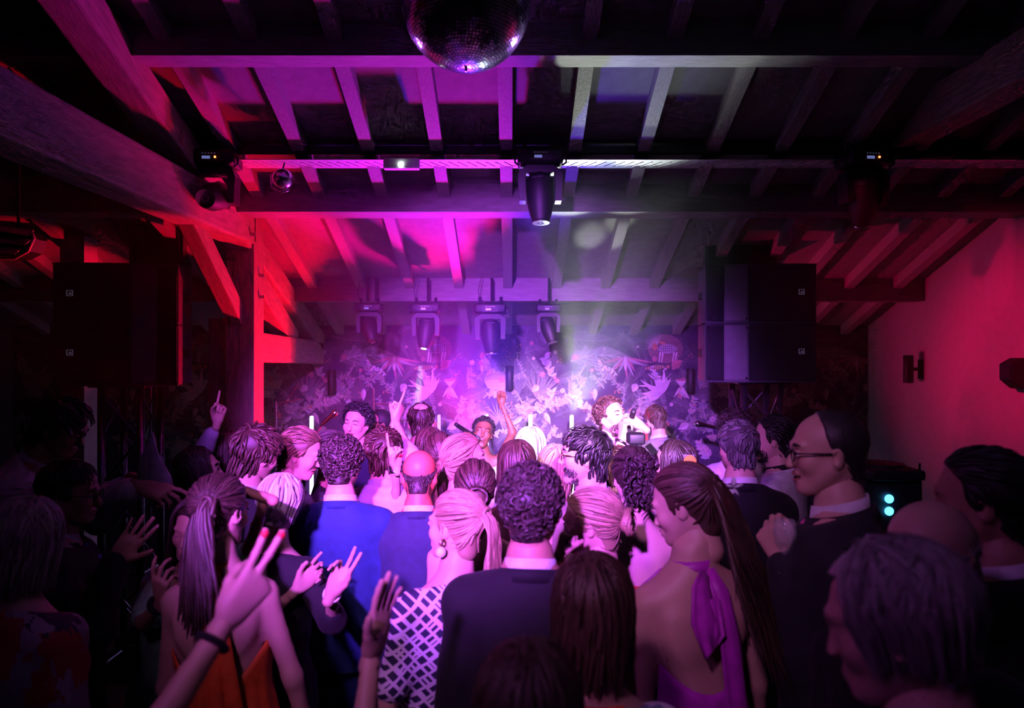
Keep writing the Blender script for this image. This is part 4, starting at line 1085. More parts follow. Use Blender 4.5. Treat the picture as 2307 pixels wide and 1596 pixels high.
class Person: pass
N_PERSON = [0]
def person(label, top, yaw=0.0, head=(0, 0, 0), sex='m', lean=(0, 0), skin_='fair', hair=('short', 'brown'), mouth='shut', eyes=None,
           armL=None, armR=None, wear=(), cut=None, seed=None, bulk=1.0, base=0.0, beard=None):
    """top = (px, py of the top of the hair, distance): where the head shows in the photograph"""
    N_PERSON[0] += 1; rg = random.Random(seed or N_PERSON[0] * 7)
    px, py, D = top; far = D > 3.0
    T = at(px, py, D); hair_t = {'bald': .0, 'buzz': .004, 'bigcurly': .03, 'curly': .022, 'tousled': .02}.get(hair[0], .014)
    P = Person(); P.rg = rg; P.sex = sex; P.D = D; P.far = far
    yawr = math.radians(yaw)
    s = (T.z - base - hair_t) / 1.78
    for _ in range(3):     # a leaning or bowed figure is scaled until its crown reaches the height seen in the photograph
        L = rot('X', -lean[0]) @ rot('Y', lean[1])
        hip = np.array((0, 0, .92 * s)); up = lambda p: hip + L @ (np.asarray(p, float) * s - hip)
        Rh = L @ rot('Z', head[0]) @ rot('X', head[1]) @ rot('Y', head[2])
        nb = up((0, -.012, 1.535)); hs = (.985 if sex == 'm' else .955) * (.5 + .5 * s)
        Hc = nb + (L @ rot('X', head[1] * .5) @ rot('Y', head[2] * .5)) @ np.array((0, .030, .132)) * hs
        zt = Hc[2] + hs * max((Rh @ q)[2] for q in (np.array((0, -.012, .115)), np.array((0, .045, .098)), np.array((0, -.085, .085))))
        s *= (T.z - base - hair_t) / zt
    Rz = rot('Z', yaw)
    hw = Rz @ Hc
    root = thing('person', label, 'person', (T.x - hw[0], D - hw[1], base), yawr)
    P.root = root; P.s = s; P.up = up; P.L = L; P.Hc = Hc; P.Rh = Rh; P.hs = hs
    P.loc = np.array((T.x - hw[0], D - hw[1], base))
    P.to_local = lambda w: Rz.T @ (np.asarray(w, float) - P.loc)
    P.to_world = lambda l: Rz @ np.asarray(l, float) + P.loc
    P.head_pt = lambda q: Hc + hs * (Rh @ np.asarray(q, float))
    wf = 1.0 if sex == 'm' else .94
    # arms by two-bone reach
    P.arm = {}
    sw = (.172 if sex == 'm' else .150) * bulk
    for sd, spec in ((-1, armL), (1, armR)):
        spec = dict(spec or {}); S = up((sd * sw, -.008, 1.395))
        if 'hand' in spec: Tg = P.to_local(at(*spec['hand']))
        else: Tg = up(spec.get('rest', (sd * .255, .02, .83)) if not callable(spec.get('rest')) else 0)
        if 'rest' not in spec and 'hand' not in spec: Tg = up((sd * .215 * bulk, .03, .845))
        if Tg[2] > S[2] + .10 * s: S = S + np.array((-sd * .015, 0, .035)) * s
        l1, l2 = .285 * s, .255 * s; d = Tg - S; dist = np.linalg.norm(d)
        mx_ = (l1 + l2) * .992
        if dist > mx_: Tg = S + d / dist * mx_; dist = mx_
        if dist < abs(l1 - l2) + .12 * s: dist = abs(l1 - l2) + .12 * s; Tg = S + nrm(d) * dist
        u = (Tg - S) / dist; a = (l1 * l1 - l2 * l2 + dist * dist) / (2 * dist); hh = math.sqrt(max(0, l1 * l1 - a * a))
        pole = np.asarray(spec.get('pole', (sd * .22, -.8, -.4)), float); pole = pole - u * float(pole @ u)
        E = S + u * a + nrm(pole) * hh
        fd = nrm(spec['dir']) if 'dir' in spec else None
        fd = Rz.T @ fd if fd is not None else nrm(Tg - E)
        pn = Rz.T @ nrm(spec['palm']) if 'palm' in spec else (np.array((-sd, .2, 0.)) )
        pn = nrm(pn - fd * float(pn @ fd)); xx = np.cross(pn, fd)          # hand frame: x, y=palm, z=fingers
        P.arm[sd] = dict(S=S, E=E, W=Tg, R=np.stack([xx, pn, fd], 1), pose=spec.get('pose', 'relaxed'), rest='hand' not in spec)
    # body
    hb = .025 if far else (.016 if D < 2.4 else .020)
    up1 = [p_loft([(z * s, a * s * bulk * wfac, b * s * bulk, yo * s) for (z, a, b, yo) in TORSO[sex] for wfac in (1,)], hip - L @ hip, L, 0, 2.3, .03)]
    fa = .9 if sex == 'm' else .76
    for sd in (-1, 1):
        A = P.arm[sd]
        up1 += [p_cone(up((sd * .045, -.014, 1.45)), A['S'], .040 * s * fa, .050 * s * fa * bulk, .05), p_cone(A['S'], A['E'], .053 * s * fa * bulk, .042 * s * fa, .03), p_cone(A['E'], A['W'], .042 * s * fa, .028 * s * fa, .02)]
    up1.append(p_cone(up((0, -.018, 1.46)), P.head_pt((0, -.028, -.06)), .058 * s * wf, .050 * s * wf, .035))
    for sd in (-1, 1): up1.append(p_ell(up((sd * .075, -.078, 1.315)), (.050 * s, .026 * s, .075 * s), L @ rot('Y', sd * 14), k=.035))
    up1.append(p_cone(up((0, -.128, 1.02)), up((0, -.118, 1.38)), .016 * s, .014 * s, .035, 's'))
    legs = []
    for sd in (-1, 1):
        legs += [p_cone((sd * .085 * s, 0, .90 * s), (sd * .095 * s, .012 * s, .49 * s), .088 * s * bulk, .056 * s, .03), p_cone((sd * .095 * s, .012 * s, .49 * s), (sd * .10 * s, -.012 * s, .085 * s), .055 * s, .038 * s, .02), p_cone((sd * .10 * s, -.015 * s, .045 * s), (sd * .115 * s, .15 * s, .034 * s), .042 * s, .032 * s, .02)]
    P.up1 = up1; P.legs = legs
    Vb, Fb = surface(up1 + legs, hb)
    hd = head_mesh(sex, mouth, .0075 if (far or not eyes) else (.0062 if D > 2.2 else .0054))
    VV = [Vb, Hc + hs * (hd[0] @ Rh.T)]; FF = [Fb, hd[1] + len(Vb)]; n = len(Vb) + len(hd[0])
    for sd in (-1, 1):
        A = P.arm[sd]; hm_ = hand_mesh(A['pose'], .009 if A['rest'] else (.0065 if far else .0050))
        q = hm_[0] * (s * (1.0 if sex == 'm' else .93)); F = hm_[1]
        if sd < 0: q = q * np.array((-1, 1, 1)); F = F[:, ::-1]
        # thumb side: for both hands the thumb lies on the side the figure's own inside is on when the palm faces forward
        VV.append(A['W'] + q @ A['R'].T); FF.append(F + n); n += len(q)
    body = np_mesh('body', np.concatenate(VV), np.concatenate(FF), skin(skin_), root)
    P.body = body
    # hair
    if hair is not None:
        Vh, Fh = make_hair(hair[0], wf, rg, D > 3.6, D < 2.5)
        c = HAIRC[hair[1]]
        P.hair = np_mesh('hair', Hc + hs * (Vh @ Rh.T), Fh, hair_mat(hair[1], c, rough=.55 if hair[0] == 'buzz' else .40), root)
    if eyes: face_parts(P, eyes, mouth, hair[1] if hair else 'dark', skin_)
    if beard: 
        H = Hair()
        for _ in range(520):
            a = rg.uniform(-1.6, 1.6); z = rg.uniform(-.118, -.050) if abs(a) > .45 else rg.choice((rg.uniform(-.122, -.088), rg.uniform(-.060, -.052)))
            r_ = .064 if z > -.09 else .052
            p = np.array((math.sin(a) * r_ * .98, .022 + math.cos(a) * r_ * 1.02, z))
            o = nrm((math.sin(a), math.cos(a), -.6)); P_ = [p - o * .006 + o * t * .010 + np.array((0, 0, -.010 * t)) for t in (0, .5, 1)]
            H.lock(P_, .0036, .6, 4)
        V = np.concatenate(H.V); np_mesh('beard', Hc + hs * (V @ Rh.T), np.concatenate(H.F), hair_mat(beard, HAIRC[beard]), root)
    for wz in wear: WEAR[wz[0]](P, *wz[1:])
    return P

def place(P, mb, name, m, smooth=True, parent=None):
    """mesh builder given in head coordinates -> part of the person"""
    mb.v = [tuple(P.head_pt(q)) for q in mb.v]
    return mb.build(name, m, parent or P.root, smooth)
def face_parts(P, eyes, mouth, hc, sk):
    m_e = mat('eye_white', (.75, .72, .72), .2); m_i = mat('eye_iris', (.03, .02, .015), .15); m_l = mat('lips', (.42, .13, .13) if P.sex == 'f' else (.46, .24, .19), .5); m_t = mat('teeth', (.85, .82, .78), .3); m_m = mat('mouth_inside', (.10, .015, .018), .5)
    hm_ = hair_mat(hc, HAIRC[hc])
    for sx in (-1, 1):
        if eyes == 'open':
            e = MB().lathe([(max(.0004, .0115 * math.sin(t)), -.0115 * math.cos(t)) for t in np.linspace(0, math.pi, 9)], 12, Matrix.Translation((sx * .031, .0785, -.002)))
            e = place(P, e, 'eye', m_e)
            place(P, MB().lathe([(.0052, 0), (.0045, .0022), (.001, .003)], 12, Matrix.Translation((sx * .0305, .0888, -.002)) @ Matrix.Rotation(math.radians(-90), 4, 'X')), 'iris', m_i, parent=e)
            place(P, MB().tube([(sx * .017, .088, .003), (sx * .031, .0925, .0085), (sx * .047, .083, .003)], .0028, 6), 'eyelid', skin(sk))
        else:
            place(P, MB().tube([(sx * .018, .0875, -.001), (sx * .031, .0905, .002 if mouth == 'open' else -.004), (sx * .046, .0825, -.002)], .0022, 6), 'eyelash', m_i)
        place(P, MB().tube([(sx * .014, .0935, .020), (sx * .030, .092, .0265), (sx * .050, .079, .022)], [.003, .004, .002], 6), 'eyebrow', hm_)
    jd = {'shut': 0, 'talk': -.007, 'open': -.014}[mouth]
    place(P, MB().tube([(-.023, .082, -.0665), (-.010, .0915, -.0615), (0, .0925, -.063), (.010, .0915, -.0615), (.023, .082, -.0665)], [.002, .0045, .004, .0045, .002], 6), 'upper_lip', m_l)
    place(P, MB().tube([(-.022, .081, -.069 + jd * .5), (-.010, .089, -.0745 + jd), (.010, .089, -.0745 + jd), (.022, .081, -.069 + jd * .5)], [.002, .005, .005, .002], 6), 'lower_lip', m_l)
    if mouth != 'shut':
        place(P, MB().tube([(-.018, .074, -.0655), (-.008, .083, -.0645), (.008, .083, -.0645), (.018, .074, -.0655)], .0042, 6), 'teeth', m_t)
        place(P, MB().lathe([(.001, -.006), (.020, -.004), (.020, .004), (.001, .006)], 14, Matrix.Translation((0, .066, -.071 + jd * .6)) @ Matrix.Rotation(math.radians(90), 4, 'X')), 'mouth_inside', m_m)

# ---- garments
def g_top(P, name, m, off=.016, sleeve=1.0, hem=.80, neck=1.50, loose=1.0, pad=0.0, wob=.004, tilt=.42):
    """jacket, shirt or blouse: follows torso and arms; sleeve = how far down the arm"""
    s = P.s; up = P.up; L = P.L; hip = np.array((0, 0, .92 * s))
    tab = TORSO[P.sex]; rows = []
    for (z, a, b, yo) in tab:
        if z > 1.52: continue
        if pad and z < 1.2: a = max(a, .160 if P.sex == 'm' else .14) * loose; b = max(b, .112) * loose
        rows.append((z * s, a * s * loose, b * s * loose, yo * s))
    pr = [p_loft(rows, hip - L @ hip, L, off, 2.5, .03)]; sl = []
    fa = .9 if P.sex == 'm' else .78
    for sd in (-1, 1):
        A = P.arm[sd]
        if sleeve > 0:
            pr.append(p_cone(up((sd * .045, -.014, 1.445)), A['S'] + np.array((sd * .004, 0, pad * .6)), .042 * s * fa + off * .9, .050 * s * fa + off * .9, .05))
            f1 = min(1, sleeve * 2); e = A['S'] + (A['E'] - A['S']) * f1
            sl.append(p_cone(A['S'], e, .053 * s * fa + off * 1.1, .047 * s * fa + off * 1.1, .03))
            if sleeve > .5: sl.append(p_cone(A['E'], A['E'] + (A['W'] - A['E']) * (sleeve - .5) * 2 * .94, .047 * s * fa + off, .036 * s * fa + off * .9, .02))
    ph = P.rg.uniform(0, 6)
    pr.append(p_half(up((0, 0, hem)), L @ np.array((0, 0, -1))))
    pr.append(p_half(up((0, -.03, neck)), L @ np.array((0, tilt, 1))))
    pr += sl
    hv = .019 if P.far else .0135
    wb = (lambda X, Y, Z: wob * np.sin(34 * Z + 9 * X + ph + 2.2 * np.sin(11 * X + 7 * Y)) * np.sin(13 * X - 5 * Z + ph)) if wob else None
    V, F = surface(pr, hv, wb)
    return np_mesh(name, V, F, m, P.root)
def ring_band(P, name, m, z0, z1, r0, r1, tilt=.35, open_=0.0, th=.006, yo=-.012, n=28, dy=0.0):
    """band round the neck"""
    s = P.s; V = []; F = []
    qs = np.linspace(open_, 2 * math.pi - open_, n)
    for q in qs:
        x, y = math.sin(q), math.cos(q)          # q=0 is the throat
        for (r, z, o) in ((r0, z0, 0), (r1, z1, 0), (r1, z1 + .002, th), (r0, z0, th)):
            V.append(P.up(((r + o) * x, yo + (r + o) * y * 1.02 + dy * (z - z0), z - tilt * (r) * y)))
    k = len(qs)
    for i in range(k - 1):
        for j in range(4): F.append((i * 4 + j, i * 4 + (j + 1) % 4, (i + 1) * 4 + (j + 1) % 4, (i + 1) * 4 + j))
    return np_mesh(name, V, F, m, P.root)
def w_suit(P, m, shirt=None, collar=True, pad=.012, off=.020, hem=.78, loose=1.06):
    j = g_top(P, 'suit_jacket', m, off, 1.0, hem, 1.505, loose, pad, .0035)
    if collar:
        a = .066 if P.sex == 'm' else .058
        ring_band(P, 'jacket_collar', m, 1.468, 1.502, a + .026, a + .012, .30, .6, .010)
        ring_band(P, 'shirt_collar', shirt or M_SHIRT, 1.475, 1.530, a + .008, a + .000, .30, .35, .006)
    w_trousers(P, m)
def w_shirt(P, m, collar=True, sleeve=1.0, off=.012, loose=1.04, name='shirt', hem=.80, neck=1.50, trousers=None):
    g_top(P, name, m, off, sleeve, hem, neck, loose, 0, .004)
    if collar: ring_band(P, 'shirt_collar', m, 1.470, 1.522, .078 if P.sex == 'm' else .066, .070 if P.sex == 'm' else .06, .30, .3, .007)
    if trousers is not None: w_trousers(P, trousers)
def w_trousers(P, m):
    s = P.s; pr = [p_loft([(.76 * s, .155 * s, .108 * s, 0), (.86 * s, .178 * s, .12 * s, -.006 * s), (1.0 * s, .165 * s, .112 * s, -.002)], (0, 0, 0), np.eye(3), .010, 2.3, .03)]
    for sd in (-1, 1): pr += [p_cone((sd * .088 * s, 0, .88 * s), (sd * .095 * s, .012, .49 * s), .098 * s, .076 * s, .03), p_cone((sd * .095 * s, .012, .49 * s), (sd * .10 * s, -.01, .06 * s), .076 * s, .064 * s, .02)]
    V, F = surface(pr, .036); np_mesh('trousers', V, F, m, P.root)
    for sd in (-1, 1):
        V, F = surface([p_cone((sd * .10 * s, -.03, .05 * s), (sd * .12 * s, .17 * s, .04 * s), .052 * s, .042 * s, .02), p_half((0, 0, .004), (0, 0, -1))], .024); np_mesh('shoe', V, F, cloth('shoe_black', (.02, .02, .02), .4), P.root)
def w_dress(P, m, top, hem=.30, flare=1.6, pleats=0, amp=.0, off=.010, waist=1.05, name='dress', n=120):
    """skirt and bodice as one draped sheet; top(q) = height of its upper edge, q=0 front, pi back"""
    s = P.s; tab = np.array(TORSO[P.sex]); V = []; F = []; rows = 34
    for i in range(rows):
        for j in range(n):
            q = 2 * math.pi * j / n; zt = top(q); t = i / (rows - 1); z = hem + (zt - hem) * t
            a = np.interp(z, tab[:, 0], tab[:, 1]); b = np.interp(z, tab[:, 0], tab[:, 2]); yo = np.interp(z, tab[:, 0], tab[:, 3])
            fl = 1.0; pl = 0.0
            if z < waist:
                u = (waist - z) / (waist - hem); a0_ = np.interp(waist, tab[:, 0], tab[:, 1]); b0_ = np.interp(waist, tab[:, 0], tab[:, 2])
                a = max(a0_ + (a0_ * flare - a0_) * u ** .8, a); b = max(b0_ + (b0_ * flare * 1.25 - b0_) * u ** .8, b); pl = amp * (.25 + u)
            if z >= waist and pleats: pl = amp * .12
            r = 1 + pl * math.cos(pleats * q + .8 * math.sin(3 * q)) if pleats else 1 + .006 * math.sin(5 * q + 9 * z)
            p = (-(a + off) * r * math.sin(q), yo + (b + off) * r * math.cos(q), z)
            V.append(P.up(p) if z > .92 else (np.array(p) * s))
    for i in range(rows - 1):
        for j in range(n): F.append((i * n + j, i * n + (j + 1) % n, (i + 1) * n + (j + 1) % n, (i + 1) * n + j))
    o = np_mesh(name, V, F, m, P.root)
    md = o.modifiers.new('thickness', 'SOLIDIFY'); md.thickness = .005; md.offset = 0
    return o
def ribbon(P, name, m, pts, widths, th=.006, curl=0.0):
    """cloth strip through points given in body coordinates (unit height figure)"""
    pts = [np.asarray(P.up(p)) for p in pts]; k = len(pts); V = []; F = []
    nn = 7
    for i in range(k):
        t = nrm(pts[min(i + 1, k - 1)] - pts[max(i - 1, 0)]); bk = np.array((0, -1., 0)); bk = nrm(bk - t * float(bk @ t)); x = np.cross(t, bk)
        for j in range(nn):
            u = j / (nn - 1) - .5; w = widths[i]
            V.append(pts[i] + x * u * w + bk * (curl * math.cos(u * 9 + i * .4) * .5 * w * .25))
    for i in range(k - 1):
        for j in range(nn - 1): F.append((i * nn + j, i * nn + j + 1, (i + 1) * nn + j + 1, (i + 1) * nn + j))
    o = np_mesh(name, V, F, m, P.root); md = o.modifiers.new('thickness', 'SOLIDIFY'); md.thickness = th; md.offset = 0
    return o
def w_band(P, m, sd, f=.93, name='bracelet', w=.014, extra=.005):
    A = P.arm[sd]; ax = nrm(A['W'] - A['E']); c = A['E'] + (A['W'] - A['E']) * f
    V, F = tor(c, ax, .030 * P.s * (.9 if P.sex == 'm' else .80) + extra, w * .5, 18, 6); return np_mesh(name, V, F, m, P.root)
def w_glasses(P, m):
    b = MB()
    for sx in (-1, 1):
        b.tube([(sx * .033 + .023 * math.cos(q), .098 + .004 * math.sin(abs(0)), -.004 + .019 * math.sin(q)) for q in np.linspace(0, 2 * math.pi, 17)], .0022, 6)
        b.tube([(sx * .056, .096, .002), (sx * .074, .06, .004), (sx * .080, .0, .004)], .0024, 6)
    b.tube([(-.010, .1, .001), (.010, .1, .001)], .0022, 6)
    place(P, b, 'glasses', m)
def w_nails(P, m, sd):
    A = P.arm[sd]; k = P.s * (1.0 if P.sex == 'm' else .93)
    for i in range(4):
        q = TIPS[A['pose']][i] * k * np.array((-1 if sd < 0 else 1, 1, 1))
        V, F = ico(A['W'] + A['R'] @ q, (.0068, .0068, .0068), 6, 8); np_mesh('nail', V, F, m, P.root)
WEAR = {'suit': w_suit, 'shirt': w_shirt, 'trousers': w_trousers, 'dress': w_dress, 'band': w_band, 'glasses': w_glasses, 'nails': w_nails}
M_SHIRT = cloth('white_shirt', (.72, .70, .74), .8)
# ---------------------------------------------------------------- the people
navy = cloth('navy_suit', (.020, .026, .075)); royal = cloth('royal_suit', (.012, .038, .15)); black = cloth('black_suit', (.007, .0065, .010)); dark = cloth('charcoal_suit', (.016, .015, .020))
greyj = cloth('grey_jacket', (.21, .19, .22)); tan = cloth('tan_blazer', (.36, .26, .21)); white = cloth('white_linen', (.68, .65, .70)); lilac = cloth('pale_lilac_shirt', (.46, .42, .56)); cream = cloth('cream_top', (.78, .72, .68)); blue_t = cloth('navy_tee', (.035, .035, .11))
orange = cloth('orange_dress', (.70, .10, .015), .6); green = cloth('mint_dress', (.36, .80, .50), .6); magenta = cloth('magenta_dress', (.52, .03, .50), .45); redd = cloth('red_dress', (.62, .03, .02), .6); pinkt = cloth('pink_tie', (.85, .12, .45), .5); bluet = cloth('blue_tie', (.05, .2, .55), .5)
blackd = cloth('black_dress', (.016, .014, .02)); m_gold = mat('gold', (.8, .55, .25), .25, 1.0); m_silver = mat('silver', (.8, .8, .85), .2, 1.0); m_frame = mat('spectacle_frame', (.02, .02, .02), .3); m_pearl = mat('pearl_beads', (.8, .78, .8), .25)
red_nail = mat('red_nail_polish', (.75, .02, .05), .25, coat=.6)

def pattern_mat(name, kind):
    m = bpy.data.materials.new(name); m.use_nodes = True; MATS[name] = m; nt = m.node_tree; b = nt.nodes['Principled BSDF']; b.inputs['Roughness'].default_value = .75
    tc = nt.nodes.new('ShaderNodeTexCoord'); mp = nt.nodes.new('ShaderNodeMapping'); nt.links.new(tc.outputs['Object'], mp.inputs[0])
    if kind == 'lattice':
        outs = []
        for ang in (40, -50):
            mp = nt.nodes.new('ShaderNodeMapping'); mp.inputs['Rotation'].default_value = (math.radians(90), 0, math.radians(ang)); nt.links.new(tc.outputs['Object'], mp.inputs[0])
            br = nt.nodes.new('ShaderNodeTexBrick'); br.inputs['Scale'].default_value = 9; br.inputs['Mortar Size'].default_value = .035; br.inputs['Mortar Smooth'].default_value = 0; br.inputs['Brick Width'].default_value = .62; br.inputs['Row Height'].default_value = .26
            br.inputs['Color1'].default_value = br.inputs['Color2'].default_value = (0, 0, 0, 1); br.inputs['Mortar'].default_value = (1, 1, 1, 1)
            nt.links.new(mp.outputs[0], br.inputs['Vector']); outs.append(br)
        mx = nt.nodes.new('ShaderNodeMix'); mx.data_type = 'RGBA'; mx.blend_type = 'LIGHTEN'; mx.inputs[0].default_value = 1
        nt.links.new(outs[0].outputs[0], mx.inputs[6]); nt.links.new(outs[1].outputs[0], mx.inputs[7])
        r = nt.nodes.new('ShaderNodeMix'); r.data_type = 'RGBA'; r.inputs[6].default_value = (.02, .02, .06, 1); r.inputs[7].default_value = (.72, .66, .78, 1)
        nt.links.new(mx.outputs[2], r.inputs[0]); nt.links.new(r.outputs[2], b.inputs['Base Color'])
    else:
        v = nt.nodes.new('ShaderNodeTexVoronoi'); v.inputs['Scale'].default_value = 11 if kind == 'floral' else 9; n = nt.nodes.new('ShaderNodeTexNoise'); n.inputs['Scale'].default_value = 14
        ad = nt.nodes.new('ShaderNodeVectorMath'); ad.operation = 'ADD'; sc = nt.nodes.new('ShaderNodeVectorMath'); sc.operation = 'SCALE'; sc.inputs[3].default_value = .12
        nt.links.new(n.outputs[1], sc.inputs[0]); nt.links.new(tc.outputs['Object'], ad.inputs[0]); nt.links.new(sc.outputs[0], ad.inputs[1]); nt.links.new(ad.outputs[0], v.inputs['Vector'])
        r = nt.nodes.new('ShaderNodeValToRGB'); r.color_ramp.interpolation = 'CONSTANT'; e = r.color_ramp.elements
        cols = ((0, (.40, .04, .05)), (.25, (.42, .36, .42)), (.5, (.05, .03, .06)), (.72, (.30, .25, .32))) if kind == 'floral' else ((0, (.70, .66, .74)), (.62, (.16, .26, .40)), (.74, (.70, .66, .74)), (.88, (.62, .30, .10)))
        e[0].position, e[0].color = cols[0][0], (*cols[0][1], 1); e[1].position, e[1].color = cols[1][0], (*cols[1][1], 1)
        for p_, c_ in cols[2:]: q = e.new(p_); q.color = (*c_, 1)
        sx = nt.nodes.new('ShaderNodeSeparateColor'); nt.links.new(v.outputs['Color'], sx.inputs[0]); nt.links.new(sx.outputs[0], r.inputs[0]); nt.links.new(r.outputs[0], b.inputs['Base Color'])
    return m
lattice = pattern_mat('lattice_print', 'lattice'); floral = pattern_mat('red_floral_print', 'floral'); blossom = pattern_mat('blossom_print', 'blossom')
strapless = lambda q: 1.30 - .02 * math.cos(q)
def plain_dress(m): return ('dress', m, strapless, .35, 1.5)

# ---------- on stage
P = person('person in a cream top singing into a microphone with one fist raised', (1088, 938, 4.9), 176, (8, 14, -10), 'f', (0, 0), 'deep', ('curly', 'black'), 'open', 'shut',
           armL=dict(hand=(1130, 908, 4.88), dir=(.0, -.05, 1), palm=(0, -1, 0), pose='fist', pole=(-.2, .1, 0)), armR=dict(hand=(1032, 996, 4.62), dir=(.62, .05, .52), palm=(.6, .5, -.3), pose='grip', pole=(.5, 0, -1)),
           wear=[('shirt', cream, False, 0.0, .010, 1.0, 'sleeveless_top', .85, 1.44, black)])
a = P.head_pt((0, .115, -.070)); a = P.to_world(a)
mic('microphone', 'microphone held by the singer in the cream top', at(1026, 956, 4.58), Vector(a) + Vector((-.02, -.02, -.0)), .017)
P = person('person in a grey jacket and navy tee singing with both hands at the microphone', (1377, 893, 4.3), 212, (6, 14, 4), 'm', (0, 0), 'fair', ('curly', 'chestnut'), 'open', 'shut', beard='brown',
           armR=dict(hand=(1402, 990, 4.02), dir=(.05, .12, 1), palm=(.8, .3, 0), pose='grip', pole=(.6, -.2, -1)), armL=dict(hand=(1446, 962, 4.08), dir=(-.8, .0, .62), palm=(-.3, .6, -.5), pose='grip', pole=(.6, .0, -1)),
           wear=[('shirt', blue_t, False, .5, .010, 1.0, 'tee_shirt', .8, 1.49, black), ('band', m_silver, 1, .92, 'wristwatch')])
g_top(P, 'jacket', greyj, .022, .74, .78, 1.47, 1.05, .008, .004, .9)
a = P.to_world(P.head_pt((0, .115, -.068)))
mic('microphone', 'microphone at the mouth of the singer in the grey jacket', at(1428, 926, 4.0), Vector(a) + Vector((.01, -.02, -.01)), .019)
P = person('person in a grey jacket on stage with back turned and a dark strap', (1477, 912, 5.3), 12, (5, -10, 0), 'm', (6, 0), 'fair', ('short', 'brown'), wear=[('suit', greyj, None, True)])
ribbon(P, 'guitar_strap', black, [(-.13, -.09, 1.47), (-.08, -.15, 1.38), (.02, -.165, 1.25), (.12, -.15, 1.08), (.18, -.10, .98)], [.05] * 5, .005)
P = person('person in a navy suit laughing towards the camera beside the blue tube', (803, 905, 4.42), 172, (-4, 2, -6), 'm', (0, 0), 'fair', ('bigcurly', 'black'), 'open', 'shut', wear=[('suit', navy)])
P = person('person in a navy jacket shouting into a microphone, face turned up to the left', (852, 923, 4.8), 118, (0, 14, 0), 'm', (0, 0), 'tan', ('buzz', 'black'), 'open', 'shut', beard='black',
           armR=dict(hand=(838, 985, 4.6), dir=(0, .1, 1), palm=(.4, .8, 0), pose='grip', pole=(0, 0, -1)), wear=[('suit', navy), ('glasses', m_frame)])
a = P.to_world(P.head_pt((0, .112, -.075)))
mic('microphone', 'microphone held by the shouting person in the navy jacket', at(836, 1000, 4.62), Vector(a), .016)
# ---------- front of the crowd
P = person('person with a bare crown in a navy suit close before the stage', (948, 905, 4.2), 2, (6, -4, 0), 'm', (0, 0), 'pale', ('thin', 'brown'), wear=[('suit', navy)])
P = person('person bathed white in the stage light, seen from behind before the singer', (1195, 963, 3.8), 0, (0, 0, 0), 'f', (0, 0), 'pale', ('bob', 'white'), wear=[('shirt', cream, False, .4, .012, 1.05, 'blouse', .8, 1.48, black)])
P = person('person in a dark top turned to the right in front of the laughing suit', (752, 968, 3.7), -75, (-8, -4, 0), 'f', (0, 0), 'fair', ('lowpony', 'dark'), eyes='open', wear=[('shirt', blackd, False, 1.0, .012, 1.02, 'top', .8, 1.47, black)])
P = person('person in a pale lilac shirt pointing a finger up at the stage', (865, 960, 3.4), 0, (-4, 2, 0), 'm', (0, 0), 'fair', ('tousled', 'chestnut'), armR=dict(hand=(886, 930, 3.75), dir=(.35, .25, 1), palm=(-.8, .3, .2), pose='point', pole=(.8, -.2, -.4)), wear=[('shirt', lilac, True, .62, .014, 1.08, 'shirt', .8, 1.5, black)])
P = person('person with a tied ponytail raising a red-nailed finger and a metal watch', (990, 972, 3.6), 4, (4, 0, 0), 'f', (0, 0), 'fair', ('lowpony', 'chestnut'), armL=dict(hand=(893, 1050, 3.18), dir=(-.12, .05, 1), palm=(.2, -.3, 0), pose='point', pole=(-.5, -.3, -1)), wear=[plain_dress(blackd), ('band', m_silver, -1, .93, 'wristwatch', .016), ('nails', red_nail, -1)])
V, F = tor(P.head_pt((0, -.135, -.055)), (0, .3, 1), .020, .009); np_mesh('scrunchie', V, F, cloth('yellow_scrunchie', (.75, .5, .12)), P.root)
person('person in a black dress behind the raised metal watch, nearest the stage edge', (968, 964, 4.0), 8, (0, 0, 0), 'f', (0, 0), 'fair', ('long', 'chestnut'), wear=[plain_dress(blackd)])
P = person('person in a pale pink dress turned right with a tail of hair at the nape', (1048, 976, 3.15), -62, (-14, 4, 0), 'f', (0, 0), 'fair', ('lowpony', 'blonde'), eyes='open', wear=[plain_dress(cloth('pink_dress', (.62, .35, .36)))])
person('person with bare shoulders behind the lattice-print top', (1070, 1033, 2.6), 6, (0, -6, 0), 'f', (0, 0), 'fair', ('bun', 'chestnut'), wear=[plain_dress(blackd)])
person('person in a dark dress between the bearded tan blazer and the pink dress', (1165, 993, 3.15), -6, (0, 0, 0), 'f', (0, 0), 'fair', ('long', 'chestnut'), bulk=1.0, wear=[plain_dress(blackd)])
P = person('person in a tan blazer and glasses turned left, mouth wide open', (1315, 958, 2.95), 82, (4, 3, 0), 'm', (0, 0), 'fair', ('tousled', 'black'), 'open', 'open', beard='dark', wear=[('suit', tan), ('glasses', m_gold)])
person('person in black half hidden beyond the shouting tan blazer', (1250, 1003, 3.5), 20, (0, 0, 0), 'f', (0, 0), 'fair', ('bob', 'blonde'), wear=[plain_dress(blackd)])
P = person('person in a dark top turned left holding a drink beside the bare pink back', (1515, 993, 3.35), 60, (12, 2, 0), 'f', (0, 0), 'fair', ('long', 'dark'), eyes='open', armR=dict(hand=(1544, 1062, 3.3), dir=(.1, .3, .9), palm=(-.6, .6, 0), pose='grip', pole=(.6, -.4, -.8)), wear=[('shirt', blackd, False, 1.0, .012, 1.02, 'top', .8, 1.47, black)])
